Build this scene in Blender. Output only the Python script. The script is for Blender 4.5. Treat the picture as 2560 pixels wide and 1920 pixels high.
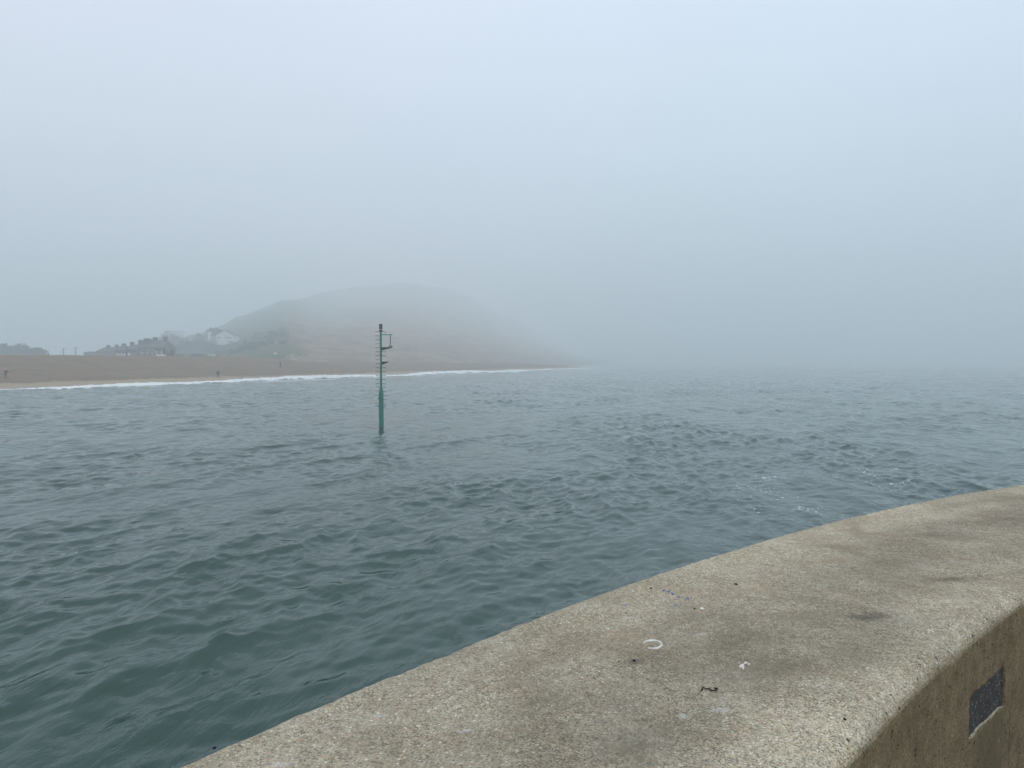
import bpy, bmesh, math, random
import numpy as np
from mathutils import Vector, Matrix

for o in list(bpy.data.objects):
    bpy.data.objects.remove(o)
SC = bpy.context.scene
COL = SC.collection
R = math.radians

# ------------------------------------------------------------------ camera
CAM_Z = 5.1
PITCH = math.atan(60 / 1800)
cd = bpy.data.cameras.new('camera')
cam = bpy.data.objects.new('camera', cd)
COL.objects.link(cam)
cam.location = (0, 0, CAM_Z)
cam.rotation_euler = (R(90) - PITCH, 0, 0)
cd.sensor_width = 36
cd.lens = 36 * 1800 / 2560
cd.clip_start = 0.05
cd.clip_end = 12000
SC.camera = cam

# ------------------------------------------------------------------ world (fog-bound overcast sky)
SUN_EL, SUN_AZ = R(72), R(80)          # azimuth measured from +Y towards +X
w = bpy.data.worlds.new('World')
SC.world = w
w.use_nodes = True
nt = w.node_tree
nt.nodes.clear()
wo = nt.nodes.new('ShaderNodeOutputWorld')
sky = nt.nodes.new('ShaderNodeTexSky')
sky.sky_type = 'NISHITA'
sky.sun_disc = False
sky.sun_elevation = SUN_EL
sky.sun_rotation = SUN_AZ
sky.air_density = 1.0
sky.dust_density = 6.0
b1 = nt.nodes.new('ShaderNodeBackground')
b1.inputs[1].default_value = 0.05
nt.links.new(sky.outputs[0], b1.inputs[0])
tc = nt.nodes.new('ShaderNodeTexCoord')
sp = nt.nodes.new('ShaderNodeSeparateXYZ')
nt.links.new(tc.outputs['Generated'], sp.inputs[0])
mr = nt.nodes.new('ShaderNodeMapRange')      # CIE overcast luminance (1 + 2 sin e) / 3
mr.inputs['From Min'].default_value = 0
mr.inputs['From Max'].default_value = 1
mr.inputs['To Min'].default_value = 0.72
mr.inputs['To Max'].default_value = 0.80
nt.links.new(sp.outputs['Z'], mr.inputs['Value'])
ns = nt.nodes.new('ShaderNodeTexNoise')
ns.inputs['Scale'].default_value = 1.6
ns.inputs['Detail'].default_value = 3
nt.links.new(tc.outputs['Generated'], ns.inputs['Vector'])
mr2 = nt.nodes.new('ShaderNodeMapRange')
mr2.inputs['From Min'].default_value = 0.3
mr2.inputs['From Max'].default_value = 0.7
mr2.inputs['To Min'].default_value = 0.93
mr2.inputs['To Max'].default_value = 1.07
nt.links.new(ns.outputs['Fac'], mr2.inputs['Value'])
mu = nt.nodes.new('ShaderNodeMath')
mu.operation = 'MULTIPLY'
nt.links.new(mr.outputs[0], mu.inputs[0])
nt.links.new(mr2.outputs[0], mu.inputs[1])
b2 = nt.nodes.new('ShaderNodeBackground')
mc = nt.nodes.new('ShaderNodeMix')           # the cloud deck: slightly warmer and cooler parts
mc.data_type = 'RGBA'
mr3 = nt.nodes.new('ShaderNodeMapRange')
mr3.inputs['From Min'].default_value = -0.7
mr3.inputs['From Max'].default_value = 0.7
nt.links.new(sp.outputs['X'], mr3.inputs['Value'])
nt.links.new(mr3.outputs[0], mc.inputs[0])
mc.inputs[6].default_value = (1.10, 1.07, 1.21, 1)
mc.inputs[7].default_value = (0.91, 1.09, 1.26, 1)
nt.links.new(mc.outputs[2], b2.inputs[0])
nt.links.new(mu.outputs[0], b2.inputs[1])
ad = nt.nodes.new('ShaderNodeAddShader')
nt.links.new(b1.outputs[0], ad.inputs[0])
nt.links.new(b2.outputs[0], ad.inputs[1])
nt.links.new(ad.outputs[0], wo.inputs[0])

# ------------------------------------------------------------------ sun through the fog
sd = bpy.data.lights.new('sun', 'SUN')
sd.energy = 0.5
sd.angle = R(80)
sd.color = (1.0, 0.95, 0.87)
sun = bpy.data.objects.new('sun', sd)
COL.objects.link(sun)
sdir = Vector((math.sin(SUN_AZ) * math.cos(SUN_EL), math.cos(SUN_AZ) * math.cos(SUN_EL), math.sin(SUN_EL)))
sun.rotation_euler = (-sdir).to_track_quat('-Z', 'Y').to_euler()
sun.location = (0, 0, 40)

# ------------------------------------------------------------------ exposure and render
SC.view_settings.view_transform = 'Standard'
SC.view_settings.look = 'None'
SC.view_settings.exposure = 0.04
SC.view_settings.gamma = 1.0
SC.view_settings.use_curve_mapping = False
SC.render.engine = 'CYCLES'
SC.cycles.use_denoising = True
SC.cycles.max_bounces = 6
SC.cycles.volume_bounces = 3
SC.cycles.transparent_max_bounces = 12
HAZE_DENSITY = 0.0022

# ------------------------------------------------------------------ helpers
def vray(x, y):
    p, q = (x - 1280) / 1800, -(y - 960) / 1800
    return Vector((p, math.cos(PITCH) + q * math.sin(PITCH), -math.sin(PITCH) + q * math.cos(PITCH)))

def at(x, y, Y):
    """survey point: the spot at ground distance Y seen in direction (x, y)"""
    r = vray(x, y)
    return Vector((0, 0, CAM_Z)) + r * (Y / r.y)

def at_z(x, y, z):
    r = vray(x, y)
    return Vector((0, 0, CAM_Z)) + r * ((z - CAM_Z) / r.z)

def _hash(ix, iy, iz, seed):
    h = (ix * 374761393 + iy * 668265263 + iz * 2147483647 + seed * 1442695041) & 0xFFFFFFFF
    h = ((h ^ (h >> 13)) * 1274126177) & 0xFFFFFFFF
    h = (h ^ (h >> 16)) & 0xFFFFFFFF
    return h.astype(np.float64) / 4294967295.0 * 2 - 1

def vnoise(x, y, z=None, seed=0):
    x = np.asarray(x, float); y = np.asarray(y, float)
    z = np.zeros_like(x) if z is None else np.asarray(z, float)
    ix, iy, iz = (np.floor(v).astype(np.int64) for v in (x, y, z))
    fx, fy, fz = x - ix, y - iy, z - iz
    fx, fy, fz = (f * f * f * (f * (f * 6 - 15) + 10) for f in (fx, fy, fz))
    r = 0
    for a in (0, 1):
        for b in (0, 1):
            for c in (0, 1):
                wgt = (fx if a else 1 - fx) * (fy if b else 1 - fy) * (fz if c else 1 - fz)
                r = r + wgt * _hash(ix + a, iy + b, iz + c, seed)
    return r

def fbm(x, y, z=None, oct=4, seed=0, gain=0.5):
    r, a, f = 0, 1.0, 1.0
    x = np.asarray(x, float); y = np.asarray(y, float)
    for k in range(oct):
        r = r + a * vnoise(x * f, y * f, None if z is None else np.asarray(z) * f, seed + k * 17)
        a *= gain; f *= 2.03
    return r

def sstep(a, b, x):
    t = np.clip((np.asarray(x, float) - a) / (b - a), 0, 1)
    return t * t * (3 - 2 * t)

def mesh_np(name, verts, quads, smooth=True):
    verts = np.asarray(verts, np.float32); quads = np.asarray(quads, np.int32)
    me = bpy.data.meshes.new(name)
    me.vertices.add(len(verts)); me.vertices.foreach_set('co', verts.ravel())
    k = quads.shape[1]
    me.loops.add(quads.size); me.loops.foreach_set('vertex_index', quads.ravel())
    me.polygons.add(len(quads))
    me.polygons.foreach_set('loop_start', np.arange(0, quads.size, k, dtype=np.int32))
    me.polygons.foreach_set('loop_total', np.full(len(quads), k, np.int32))
    if smooth:
        me.polygons.foreach_set('use_smooth', np.ones(len(quads), bool))
    me.update(calc_edges=True)
    me.validate()
    return me

def grid_quads(nr, nc, flip=False):
    i = np.arange(nr - 1)[:, None] * nc + np.arange(nc - 1)[None, :]
    q = np.stack([i, i + 1, i + nc + 1, i + nc], -1).reshape(-1, 4)
    return q[:, ::-1] if flip else q

def set_attr(me, name, vals):
    a = me.attributes.new(name, 'FLOAT', 'POINT')
    a.data.foreach_set('value', np.asarray(vals, np.float32).ravel())

def set_uv(me, uv):
    lay = me.uv_layers.new(name='UVMap')
    li = np.zeros(len(me.loops), np.int32)
    me.loops.foreach_get('vertex_index', li)
    lay.data.foreach_set('uv', np.asarray(uv, np.float32)[li].ravel())

def obj(name, me, mat=None, parent=None, loc=None):
    o = bpy.data.objects.new(name, me)
    COL.objects.link(o)
    if mat is not None and me is not None:
        me.materials.append(mat)
    if parent is not None:
        o.parent = parent
    if loc is not None:
        o.location = loc
    return o

def tag(o, label, cat, group=None):
    o['label'] = label; o['category'] = cat
    if group: o['group'] = group
    return o

def struct(o):
    o['kind'] = 'structure'; return o

def empty(name, loc, rz=0.0):
    o = bpy.data.objects.new(name, None)
    COL.objects.link(o)
    o.location = loc; o.rotation_euler = (0, 0, rz); o.empty_display_size = 0.2
    return o

class MB:
    def __init__(s): s.v = []; s.f = []
    def add(s, vs, fs):
        n = len(s.v); s.v += [tuple(v) for v in vs]; s.f += [tuple(i + n for i in f) for f in fs]; return s
    def box(s, x0, x1, y0, y1, z0, z1):
        vs = [(x, y, z) for z in (z0, z1) for y in (y0, y1) for x in (x0, x1)]
        return s.add(vs, [(0, 2, 3, 1), (4, 5, 7, 6), (0, 1, 5, 4), (2, 6, 7, 3), (0, 4, 6, 2), (1, 3, 7, 5)])
    def tube(s, a, b, ra, rb=None, n=12, caps=True):
        a, b = Vector(a), Vector(b); rb = ra if rb is None else rb
        d = (b - a).normalized(); u = d.orthogonal().normalized(); w_ = d.cross(u)
        vs = []
        for c, r in ((a, ra), (b, rb)):
            for k in range(n):
                t = 2 * math.pi * k / n
                vs.append(c + (u * math.cos(t) + w_ * math.sin(t)) * r)
        fs = [(k, (k + 1) % n, n + (k + 1) % n, n + k) for k in range(n)]
        if caps: fs += [tuple(range(n))[::-1], tuple(range(n, 2 * n))]
        return s.add(vs, fs)
    def lathe(s, prof, c=(0, 0, 0), n=16):
        vs = []; m = len(prof)
        for r, z in prof:
            for k in range(n):
                t = 2 * math.pi * k / n
                vs.append((c[0] + r * math.cos(t), c[1] + r * math.sin(t), c[2] + z))
        fs = [(i * n + k, i * n + (k + 1) % n, (i + 1) * n + (k + 1) % n, (i + 1) * n + k) for i in range(m - 1) for k in range(n)]
        fs += [tuple(range(n))[::-1], tuple(range((m - 1) * n, m * n))]
        return s.add(vs, fs)
    def prism(s, pts, y0, y1):
        """polygon of (x, z) pulled along y"""
        n = len(pts)
        vs = [(x, y0, z) for x, z in pts] + [(x, y1, z) for x, z in pts]
        fs = [tuple(range(n)), tuple(range(n, 2 * n))[::-1]] + [(k, n + k, n + (k + 1) % n, (k + 1) % n) for k in range(n)]
        return s.add(vs, fs)
    def ball(s, c, r, sx=1, sy=1, sz=1, n=10, m=6):
        prof = [(max(r * math.sin(math.pi * i / m), r * 0.02), -r * math.cos(math.pi * i / m)) for i in range(m + 1)]
        k0 = len(s.v); s.lathe(prof, (0, 0, 0), n)
        s.v[k0:] = [(c[0] + x * sx, c[1] + y * sy, c[2] + z * sz) for x, y, z in s.v[k0:]]
        return s
    def build(s, name, mat, parent=None, loc=None, smooth=False):
        me = bpy.data.meshes.new(name)
        me.from_pydata(s.v, [], s.f)
        bm = bmesh.new(); bm.from_mesh(me)
        bmesh.ops.recalc_face_normals(bm, faces=bm.faces[:])
        bm.to_mesh(me); bm.free()
        if smooth:
            me.polygons.foreach_set('use_smooth', np.ones(len(me.polygons), bool))
        me.update()
        return obj(name, me, mat, parent, loc)

# ------------------------------------------------------------------ materials
def new_mat(name):
    m = bpy.data.materials.new(name); m.use_nodes = True
    n = m.node_tree.nodes; n.clear()
    out = n.new('ShaderNodeOutputMaterial'); bs = n.new('ShaderNodeBsdfPrincipled')
    m.node_tree.links.new(bs.outputs[0], out.inputs[0])
    return m, m.node_tree, bs

class NB:
    """tiny node-graph helper"""
    def __init__(s, t): s.t = t; s.n = t.nodes; s.l = t.links
    def put(s, sock, v):
        if hasattr(v, 'is_output'): s.l.new(v, sock)
        elif isinstance(v, (tuple, list)) and len(v) == 3 and sock.type == 'RGBA': sock.default_value = (*v, 1)
        else: sock.default_value = v
    def coord(s, kind='Object'): return s.n.new('ShaderNodeTexCoord').outputs[kind]
    def attr(s, name):
        a = s.n.new('ShaderNodeAttribute'); a.attribute_name = name; return a.outputs['Fac']
    def map(s, v, scale=(1, 1, 1), rot=(0, 0, 0), loc=(0, 0, 0), pre=None):
        if pre is not None: v = s.map(v, (1, 1, 1), (0, 0, pre))
        m = s.n.new('ShaderNodeMapping'); s.put(m.inputs[0], v)
        m.inputs[1].default_value = loc; m.inputs[2].default_value = rot; m.inputs[3].default_value = scale
        return m.outputs[0]
    def noise(s, v, scale, detail=3, rough=0.5, dist=0.0):
        m = s.n.new('ShaderNodeTexNoise'); s.put(m.inputs['Vector'], v)
        m.inputs['Scale'].default_value = scale; m.inputs['Detail'].default_value = detail
        m.inputs['Roughness'].default_value = rough; m.inputs['Distortion'].default_value = dist
        return m.outputs['Fac']
    def voro(s, v, scale, out='Distance', rnd=1.0, feature='F1'):
        m = s.n.new('ShaderNodeTexVoronoi'); s.put(m.inputs['Vector'], v); m.feature = feature
        m.inputs['Scale'].default_value = scale; m.inputs['Randomness'].default_value = rnd
        return m.outputs[out]
    def ramp(s, f, stops, interp='LINEAR'):
        m = s.n.new('ShaderNodeValToRGB'); s.put(m.inputs[0], f); cr = m.color_ramp; cr.interpolation = interp
        while len(cr.elements) > 1: cr.elements.remove(cr.elements[-1])
        for i, (p, c) in enumerate(stops):
            e = cr.elements[0] if i == 0 else cr.elements.new(p)
            e.position = p; e.color = (*c, 1) if isinstance(c, (tuple, list)) else (c, c, c, 1)
        return m.outputs[0]
    def math(s, op, a, b=0.0, c=None, clamp=False):
        m = s.n.new('ShaderNodeMath'); m.operation = op; m.use_clamp = clamp
        s.put(m.inputs[0], a); s.put(m.inputs[1], b)
        if c is not None: s.put(m.inputs[2], c)
        return m.outputs[0]
    def mix(s, f, a, b, mode='MIX'):
        m = s.n.new('ShaderNodeMix'); m.data_type = 'RGBA'; m.blend_type = mode
        s.put(m.inputs[0], f); s.put(m.inputs[6], a); s.put(m.inputs[7], b); return m.outputs[2]
    def rng(s, v, a, b, c=0.0, d=1.0, smooth=False):
        m = s.n.new('ShaderNodeMapRange'); s.put(m.inputs[0], v)
        if smooth: m.interpolation_type = 'SMOOTHSTEP'
        for k, x in zip((1, 2, 3, 4), (a, b, c, d)): m.inputs[k].default_value = x
        return m.outputs[0]
    def sep(s, v):
        m = s.n.new('ShaderNodeSeparateXYZ'); s.put(m.inputs[0], v); return m.outputs
    def bump(s, h, strength, dist, normal=None):
        m = s.n.new('ShaderNodeBump'); s.put(m.inputs['Height'], h)
        m.inputs['Strength'].default_value = strength; m.inputs['Distance'].default_value = dist
        if normal is not None: s.put(m.inputs['Normal'], normal)
        return m.outputs[0]

def plain(name, col, rough=0.8, var=0.15, scale=6.0, metal=0.0, spec=0.3):
    m, t, bs = new_mat(name); g = NB(t); co = g.coord()
    f = g.noise(co, scale, 5, 0.6)
    k = g.rng(f, 0.3, 0.7, 1 - var, 1 + var)
    c = g.mix(1.0, col, k, 'MULTIPLY')
    g.put(bs.inputs['Base Color'], c)
    bs.inputs['Roughness'].default_value = rough; bs.inputs['Metallic'].default_value = metal
    bs.inputs['Specular IOR Level'].default_value = spec
    return m

M = {}
M['brick'] = plain('brick', (0.085, 0.062, 0.050))
M['slate'] = plain('roof_slate', (0.075, 0.07, 0.075), 0.7)
M['render_tan'] = plain('render_tan', (0.22, 0.20, 0.165))
M['white'] = plain('white_paint', (0.78, 0.78, 0.75), 0.6, 0.06)
M['cream'] = plain('cream_render', (0.50, 0.47, 0.43), 0.8, 0.1)
M['glass'] = plain('window_glass', (0.02, 0.025, 0.03), 0.12, 0.1, spec=0.5)
M['dark'] = plain('dark_metal', (0.03, 0.032, 0.033), 0.55)
M['red'] = plain('red_paint', (0.20, 0.075, 0.06), 0.6)
M['blue_tarp'] = plain('blue_grey_hull', (0.12, 0.135, 0.145), 0.6)
M['pale_hull'] = plain('pale_green_hull', (0.36, 0.41, 0.37), 0.5)
M['wood'] = plain('grey_wood', (0.16, 0.13, 0.10))
M['jacket'] = plain('dark_jacket', (0.022, 0.024, 0.030), 0.85, 0.3)
M['trousers'] = plain('dark_trousers', (0.026, 0.026, 0.027), 0.85, 0.3)
M['skin'] = plain('skin', (0.42, 0.27, 0.20), 0.6)
M['cap'] = plain('white_cap', (0.70, 0.70, 0.66), 0.8)
M['leaf'] = plain('dark_foliage', (0.045, 0.058, 0.03), 0.8, 0.35, 1.2)
M['bark'] = plain('bark', (0.07, 0.055, 0.04))

# ------------------------------------------------------------------ shore frame: u along the beach, t inland
S0 = np.array([-87.0, 122.0]); SA = np.array([0.376, 0.9266]); SN = np.array([-0.9266, 0.376])
def ut(x, y):
    dx, dy = np.asarray(x) - S0[0], np.asarray(y) - S0[1]
    return dx * SA[0] + dy * SA[1], dx * SN[0] + dy * SN[1]
def xy(u, t):
    u = np.asarray(u, float); t = np.asarray(t, float)
    return S0[0] + u * SA[0] + t * SN[0], S0[1] + u * SA[1] + t * SN[1]

PT = [-60, -15, -3, 0, 3.5, 5.2, 6.2, 10, 25, 38, 42, 50, 65, 200]
PZ = [-6, -2.2, -0.45, 0.0, 0.62, 0.95, 1.3, 1.85, 4.2, 6.05, 6.25, 6.0, 5.3, 5.0]
def beach_z(u, t, detail=True):
    u = np.asarray(u, float); t = np.asarray(t, float)
    tt = t + 0.9 * vnoise(u * 0.06, u * 0 + 3.1, seed=5) + 0.5 * vnoise(u * 0.21, u * 0 + 1.7, seed=6)
    z = np.interp(tt, PT, PZ)
    drop = 1 - 0.36 * sstep(95, 150, u) - 0.2 * sstep(150, 300, u) - 0.1 * sstep(300, 420, u)
    z = np.where(tt > 6, 1.28 + (z - 1.28) * drop, z)
    z = z - 4.5 * sstep(330, 430, u)
    if detail:
        z = z + np.where(tt > 2, 1, 0.2) * (0.10 * fbm(u * 0.25, t * 0.3, oct=3, seed=9) + 0.03 * fbm(u * 1.3, t * 1.4, oct=2, seed=19))
    return z

def beach_hit(x, y):
    for Y in np.arange(110, 420, 0.25):
        p = at(x, y, Y); u, t = ut(p.x, p.y)
        z = float(beach_z(u, t))
        if t > -1 and z >= p.z: return Vector((p.x, p.y, z))
    return at(x, y, 200)

# ------------------------------------------------------------------ sea surface
rng = np.random.default_rng(11)
WAVES = []
def add_waves(n, l0, l1, slope, main, spread):
    for k in range(n):
        lam = l0 * (l1 / l0) ** ((k + rng.random()) / n)
        th = main + rng.normal() * spread
        a = slope * lam / (2 * math.pi) * (0.6 + 0.8 * rng.random()) / math.sqrt(n) * 1.414
        WAVES.append((lam, th, a, rng.random() * 6.283))
MAIN = math.atan2(0.30, -0.95)
add_waves(10, 6.5, 15, 0.034, MAIN + 0.1, 0.22)
add_waves(26, 2.4, 6.0, 0.062, MAIN, 0.45)
add_waves(36, 0.9, 2.4, 0.150, MAIN, 0.55)
add_waves(44, 0.32, 0.9, 0.150, MAIN, 0.60)

def sea_disp(X, Y, res):
    dx = np.zeros_like(X); dy = np.zeros_like(X); dz = np.zeros_like(X)
    gust = 0.85 + 0.30 * sstep(-15, 25, X) + 0.22 * fbm(X * 0.035, Y * 0.035, oct=3, seed=31)
    gust = gust * (0.72 + 0.28 * sstep(9, 32, Y))      # calmer in the lee of the wall
    patch = np.clip(0.85 + 0.75 * fbm(X * 0.16, Y * 0.11, oct=3, seed=41), 0.15, 1.7)
    for lam, th, a, ph in WAVES:
        k = 2 * math.pi / lam
        c, s = math.cos(th), math.sin(th)
        fade = np.clip((lam / res - 1.9) / 1.5, 0, 1)
        if not fade.any(): continue
        amp = a * fade * gust
        if lam < 2.4: amp = amp * patch
        arg = k * (c * X + s * Y) + ph
        sn, cs = np.sin(arg), np.cos(arg)
        dz += amp * cs
        q = 0.85
        dx -= q * amp * c * sn; dy -= q * amp * s * sn
    return dx, dy, dz

def build_sea():
    a1 = np.linspace(-41, 41, 700)
    ang = np.concatenate([np.linspace(-88, -41.5, 60), a1, np.linspace(41.5, 88, 60)])
    rad = [5.0]
    while rad[-1] < 640: rad.append(rad[-1] * 1.0039)
    while rad[-1] < 2500: rad.append(rad[-1] * 1.04)
    rad = np.array(rad)
    A, Rr = np.meshgrid(np.radians(ang), rad)
    X = Rr * np.sin(A); Y = Rr * np.cos(A)
    res = np.maximum(Rr * 0.0039, np.where(np.abs(A) > R(41.3), Rr * 0.0137, Rr * 0.00205))
    res = np.where(Rr > 640, Rr * 0.04, res)
    dx, dy, dz = sea_disp(X, Y, res)
    V = np.stack([X + dx, Y + dy, dz], -1).reshape(-1, 3)
    me = mesh_np('sea', V, grid_quads(len(rad), len(ang)))
    m, t, bs = new_mat('sea_water'); g = NB(t); co = g.coord()
    big = g.noise(co, 0.05, 3)
    col = g.mix(big, (0.012, 0.043, 0.033), (0.018, 0.054, 0.042))
    g.put(bs.inputs['Base Color'], col)
    bs.inputs['Roughness'].default_value = 0.035
    bs.inputs['IOR'].default_value = 1.333
    v1 = g.map(co, (1, 0.34, 1), pre=R(17))
    h1 = g.noise(v1, 3.2, 4, 0.55, 0.4)
    h2 = g.noise(g.map(co, (1, 0.4, 1), pre=R(28)), 11, 3, 0.5)
    gate = g.rng(g.noise(co, 0.35, 3), 0.35, 0.65, 0.25, 1.0)
    h0 = g.noise(g.map(co, (1, 0.36, 1), pre=R(12)), 1.15, 3, 0.5, 0.3)
    h = g.math('ADD', g.math('MULTIPLY', h1, 0.060), g.math('MULTIPLY', h2, 0.010))
    h = g.math('ADD', h, g.math('MULTIPLY', h0, 0.17))
    h = g.math('MULTIPLY', h, gate)
    g.put(bs.inputs['Normal'], g.bump(h, 1.0, 1.0))
    return struct(obj('sea', me, m))
build_sea()

# ------------------------------------------------------------------ beach
def build_beach():
    us = np.concatenate([np.linspace(-160, -30, 60), np.arange(-29, 200, 0.8), np.arange(200, 560, 2.5)])
    ts = np.concatenate([np.linspace(-40, -4, 14), np.arange(-3.5, 14, 0.4), np.arange(14, 48, 1.0), np.linspace(48, 230, 30)])
    U, T = np.meshgrid(us, ts)
    X, Y = xy(U, T); Z = beach_z(U, T)
    me = mesh_np('beach', np.stack([X, Y, Z], -1).reshape(-1, 3), grid_quads(len(ts), len(us)))
    set_attr(me, 'inland', T.ravel() + 0.9 * vnoise(U * 0.06, U * 0 + 3.1, seed=5).ravel() + 0.5 * vnoise(U * 0.21, U * 0 + 1.7, seed=6).ravel())
    m, t, bs = new_mat('shingle'); g = NB(t); co = g.coord(); inl = g.attr('inland')
    n1 = g.noise(co, 0.35, 5, 0.6); n2 = g.noise(co, 9, 4, 0.7); n3 = g.noise(co, 1.8, 4, 0.6)
    peb = g.voro(co, 14, 'Color'); pebv = g.sep(peb)[0]
    shingle = g.ramp(pebv, [(0, (0.094, 0.052, 0.020)), (0.5, (0.144, 0.082, 0.034)), (1, (0.225, 0.138, 0.064))])
    shingle = g.mix(1.0, shingle, g.rng(n1, 0.3, 0.7, 0.70, 1.22), 'MULTIPLY')
    sand = g.mix(n3, (0.285, 0.205, 0.115), (0.335, 0.250, 0.150))
    edge = g.math('ADD', inl, g.math('MULTIPLY', g.math('SUBTRACT', n1, 0.5), 5.0))
    c = g.mix(g.rng(edge, 4.4, 6.0), sand, shingle)
    wrack = g.math('MULTIPLY', g.rng(g.math('ABSOLUTE', g.math('SUBTRACT', edge, 6.0)), 0.2, 1.0, 1, 0), g.rng(n3, 0.5, 0.62))
    c = g.mix(g.math('MULTIPLY', wrack, 0.6), c, (0.05, 0.042, 0.032))
    wet = g.rng(edge, 0.8, 2.4, 1, 0)
    c = g.mix(g.math('MULTIPLY', wet, 0.45), c, (0.10, 0.085, 0.07))
    g.put(bs.inputs['Base Color'], c)
    g.put(bs.inputs['Roughness'], g.rng(wet, 0, 1, 0.9, 0.18))
    g.put(bs.inputs['Normal'], g.bump(g.math('ADD', n2, pebv), 0.5, 0.04))
    return struct(obj('beach', me, m))
build_beach()

# ------------------------------------------------------------------ hill with the sea cliff
def build_hill():
    # columns of (direction x, ridge y, ridge distance, foot y, foot distance)
    cols = [(320, 872, 640, 886, 520), (440, 847, 700, 888, 470), (515, 822, 760, 888, 400), (600, 794, 900, 889, 310),
            (690, 763, 1080, 891, 262), (770, 740, 1180, 905, 263), (850, 723, 1360, 906, 282), (930, 712, 1460, 908, 300), (1000, 706, 1500, 910, 325),
            (1070, 712, 1520, 913, 352), (1150, 733, 1560, 915, 378), (1225, 768, 1640, 917, 408), (1300, 806, 1760, 918, 440),
            (1380, 845, 1900, 919, 500), (1460, 880, 2000, 919, 600), (1530, 902, 2050, 919, 720)]
    ridge = np.array([at(x, ry, rY) for x, ry, rY, fy, fY in cols]); foot = np.array([at(x, fy, fY) for x, ry, rY, fy, fY in cols])
    foot[:, 2] -= 1.2
    n = len(cols); s = np.linspace(0, n - 1, 420); v = np.concatenate([np.linspace(0, 1, 90), np.linspace(1.02, 1.9, 18)])
    def interp(P):
        # Catmull-Rom through the column points
        i = np.clip(np.floor(s).astype(int), 0, n - 2); f = (s - i)[:, None]
        p0, p1, p2, p3 = P[np.clip(i - 1, 0, n - 1)], P[i], P[i + 1], P[np.clip(i + 2, 0, n - 1)]
        return 0.5 * (2 * p1 + (p2 - p0) * f + (2 * p0 - 5 * p1 + 4 * p2 - p3) * f ** 2 + (3 * p1 - p0 - 3 * p2 + p3) * f ** 3)
    Rg, F = interp(ridge), interp(foot)
    cx = np.interp(s, np.arange(n), [c[0] for c in cols])
    S, Vv = np.meshgrid(np.arange(len(s)), v)
    cliff = sstep(715, 800, cx)[S]
    vv = np.clip(Vv, 0, 1)
    prof = (1 - cliff) * (0.35 * vv + 0.65 * (vv * vv * (3 - 2 * vv)) * 0.6 + 0.26 * vv ** 0.7) + cliff * (0.11 * (1 - (1 - vv) ** 7) + 0.89 * vv ** 1.6)
    prof = prof / 1.0
    P = F[S] + (Rg[S] - F[S]) * np.where(Vv[..., None] > 1, Vv[..., None], vv[..., None])
    Z = F[S][..., 2] + (Rg[S][..., 2] - F[S][..., 2]) * prof - 26 * np.clip(Vv - 1, 0, 1) ** 2
    X, Y = P[..., 0].copy(), P[..., 1].copy()
    gul = np.abs(fbm(S * 0.05, Vv * 2.2, oct=4, seed=61))
    env = np.sin(np.pi * np.clip(Vv, 0, 1)) ** 0.7
    push = env * (cliff * (9.0 * gul - 3.0) + (1 - cliff) * 1.2 * fbm(X * 0.04, Y * 0.04, oct=4, seed=63))
    X += push * SN[0]; Y += push * SN[1]
    Z += env * (cliff * 1.2 * fbm(X * 0.09, Y * 0.09, oct=4, seed=65) + (1 - cliff) * 0.9 * fbm(X * 0.07, Y * 0.07, oct=4, seed=67)) + 2.6 * fbm(S * 0.06, Vv * 1.2, oct=4, seed=3) * sstep(0.5, 1, Vv)
    me = mesh_np('hill', np.stack([X, Y, Z], -1).reshape(-1, 3), grid_quads(len(v), len(s)))
    bound = 700 + 170 * vv + 60 * fbm(S * 0.03, Vv * 4, oct=3, seed=71)
    grass = 1 - sstep(-35, 35, cx[S] - bound)
    grass = np.maximum(grass, sstep(0.80, 0.95, Vv + 0.10 * fbm(S * 0.05, Vv * 3, oct=2, seed=73)))
    grass = np.maximum(grass, 0.55 * sstep(0.25, 0.6, fbm(S * 0.03, Vv * 5, oct=3, seed=75)) * sstep(0.1, 0.3, Vv))
    set_attr(me, 'turf', grass.ravel())
    m, t, bs = new_mat('hillside'); g = NB(t); co = g.coord()
    n1 = g.noise(co, 0.06, 5, 0.6); n2 = g.noise(co, 0.5, 5, 0.65)
    strata = g.math('ADD', g.math('MULTIPLY', g.noise(g.map(co, (0.03, 0.03, 0.30)), 1.0, 4, 0.6, 1.2), .5), g.math('MULTIPLY', n1, .5))
    rock = g.ramp(strata, [(0.36, (0.10, 0.066, 0.044)), (0.5, (0.23, 0.148, 0.092)), (0.62, (0.33, 0.225, 0.14))])
    rock = g.mix(1.0, rock, g.rng(n2, 0.3, 0.7, 0.7, 1.2), 'MULTIPLY')
    turf = g.ramp(n2, [(0.3, (0.055, 0.058, 0.032)), (0.5, (0.086, 0.094, 0.047)), (0.7, (0.122, 0.126, 0.066))])
    scrub = g.rng(n1, 0.50, 0.60)
    turf = g.mix(g.math('MULTIPLY', scrub, 0.75), turf, (0.042, 0.042, 0.030))
    rock = g.mix(g.math('MULTIPLY', g.rng(g.noise(co, .11, 5, .65), .52, .62), .55), rock, (0.055, 0.055, 0.034))
    c = g.mix(g.attr('turf'), rock, turf)
    g.put(bs.inputs['Base Color'], c); bs.inputs['Roughness'].default_value = 0.95
    bs.inputs['Specular IOR Level'].default_value = 0.1
    g.put(bs.inputs['Normal'], g.bump(n2, 0.6, 0.6))
    return struct(obj('hill', me, m)), (X, Y, Z)
HILL, HG = build_hill()
_hx, _hy, _hz = (a.ravel() for a in HG)
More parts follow.
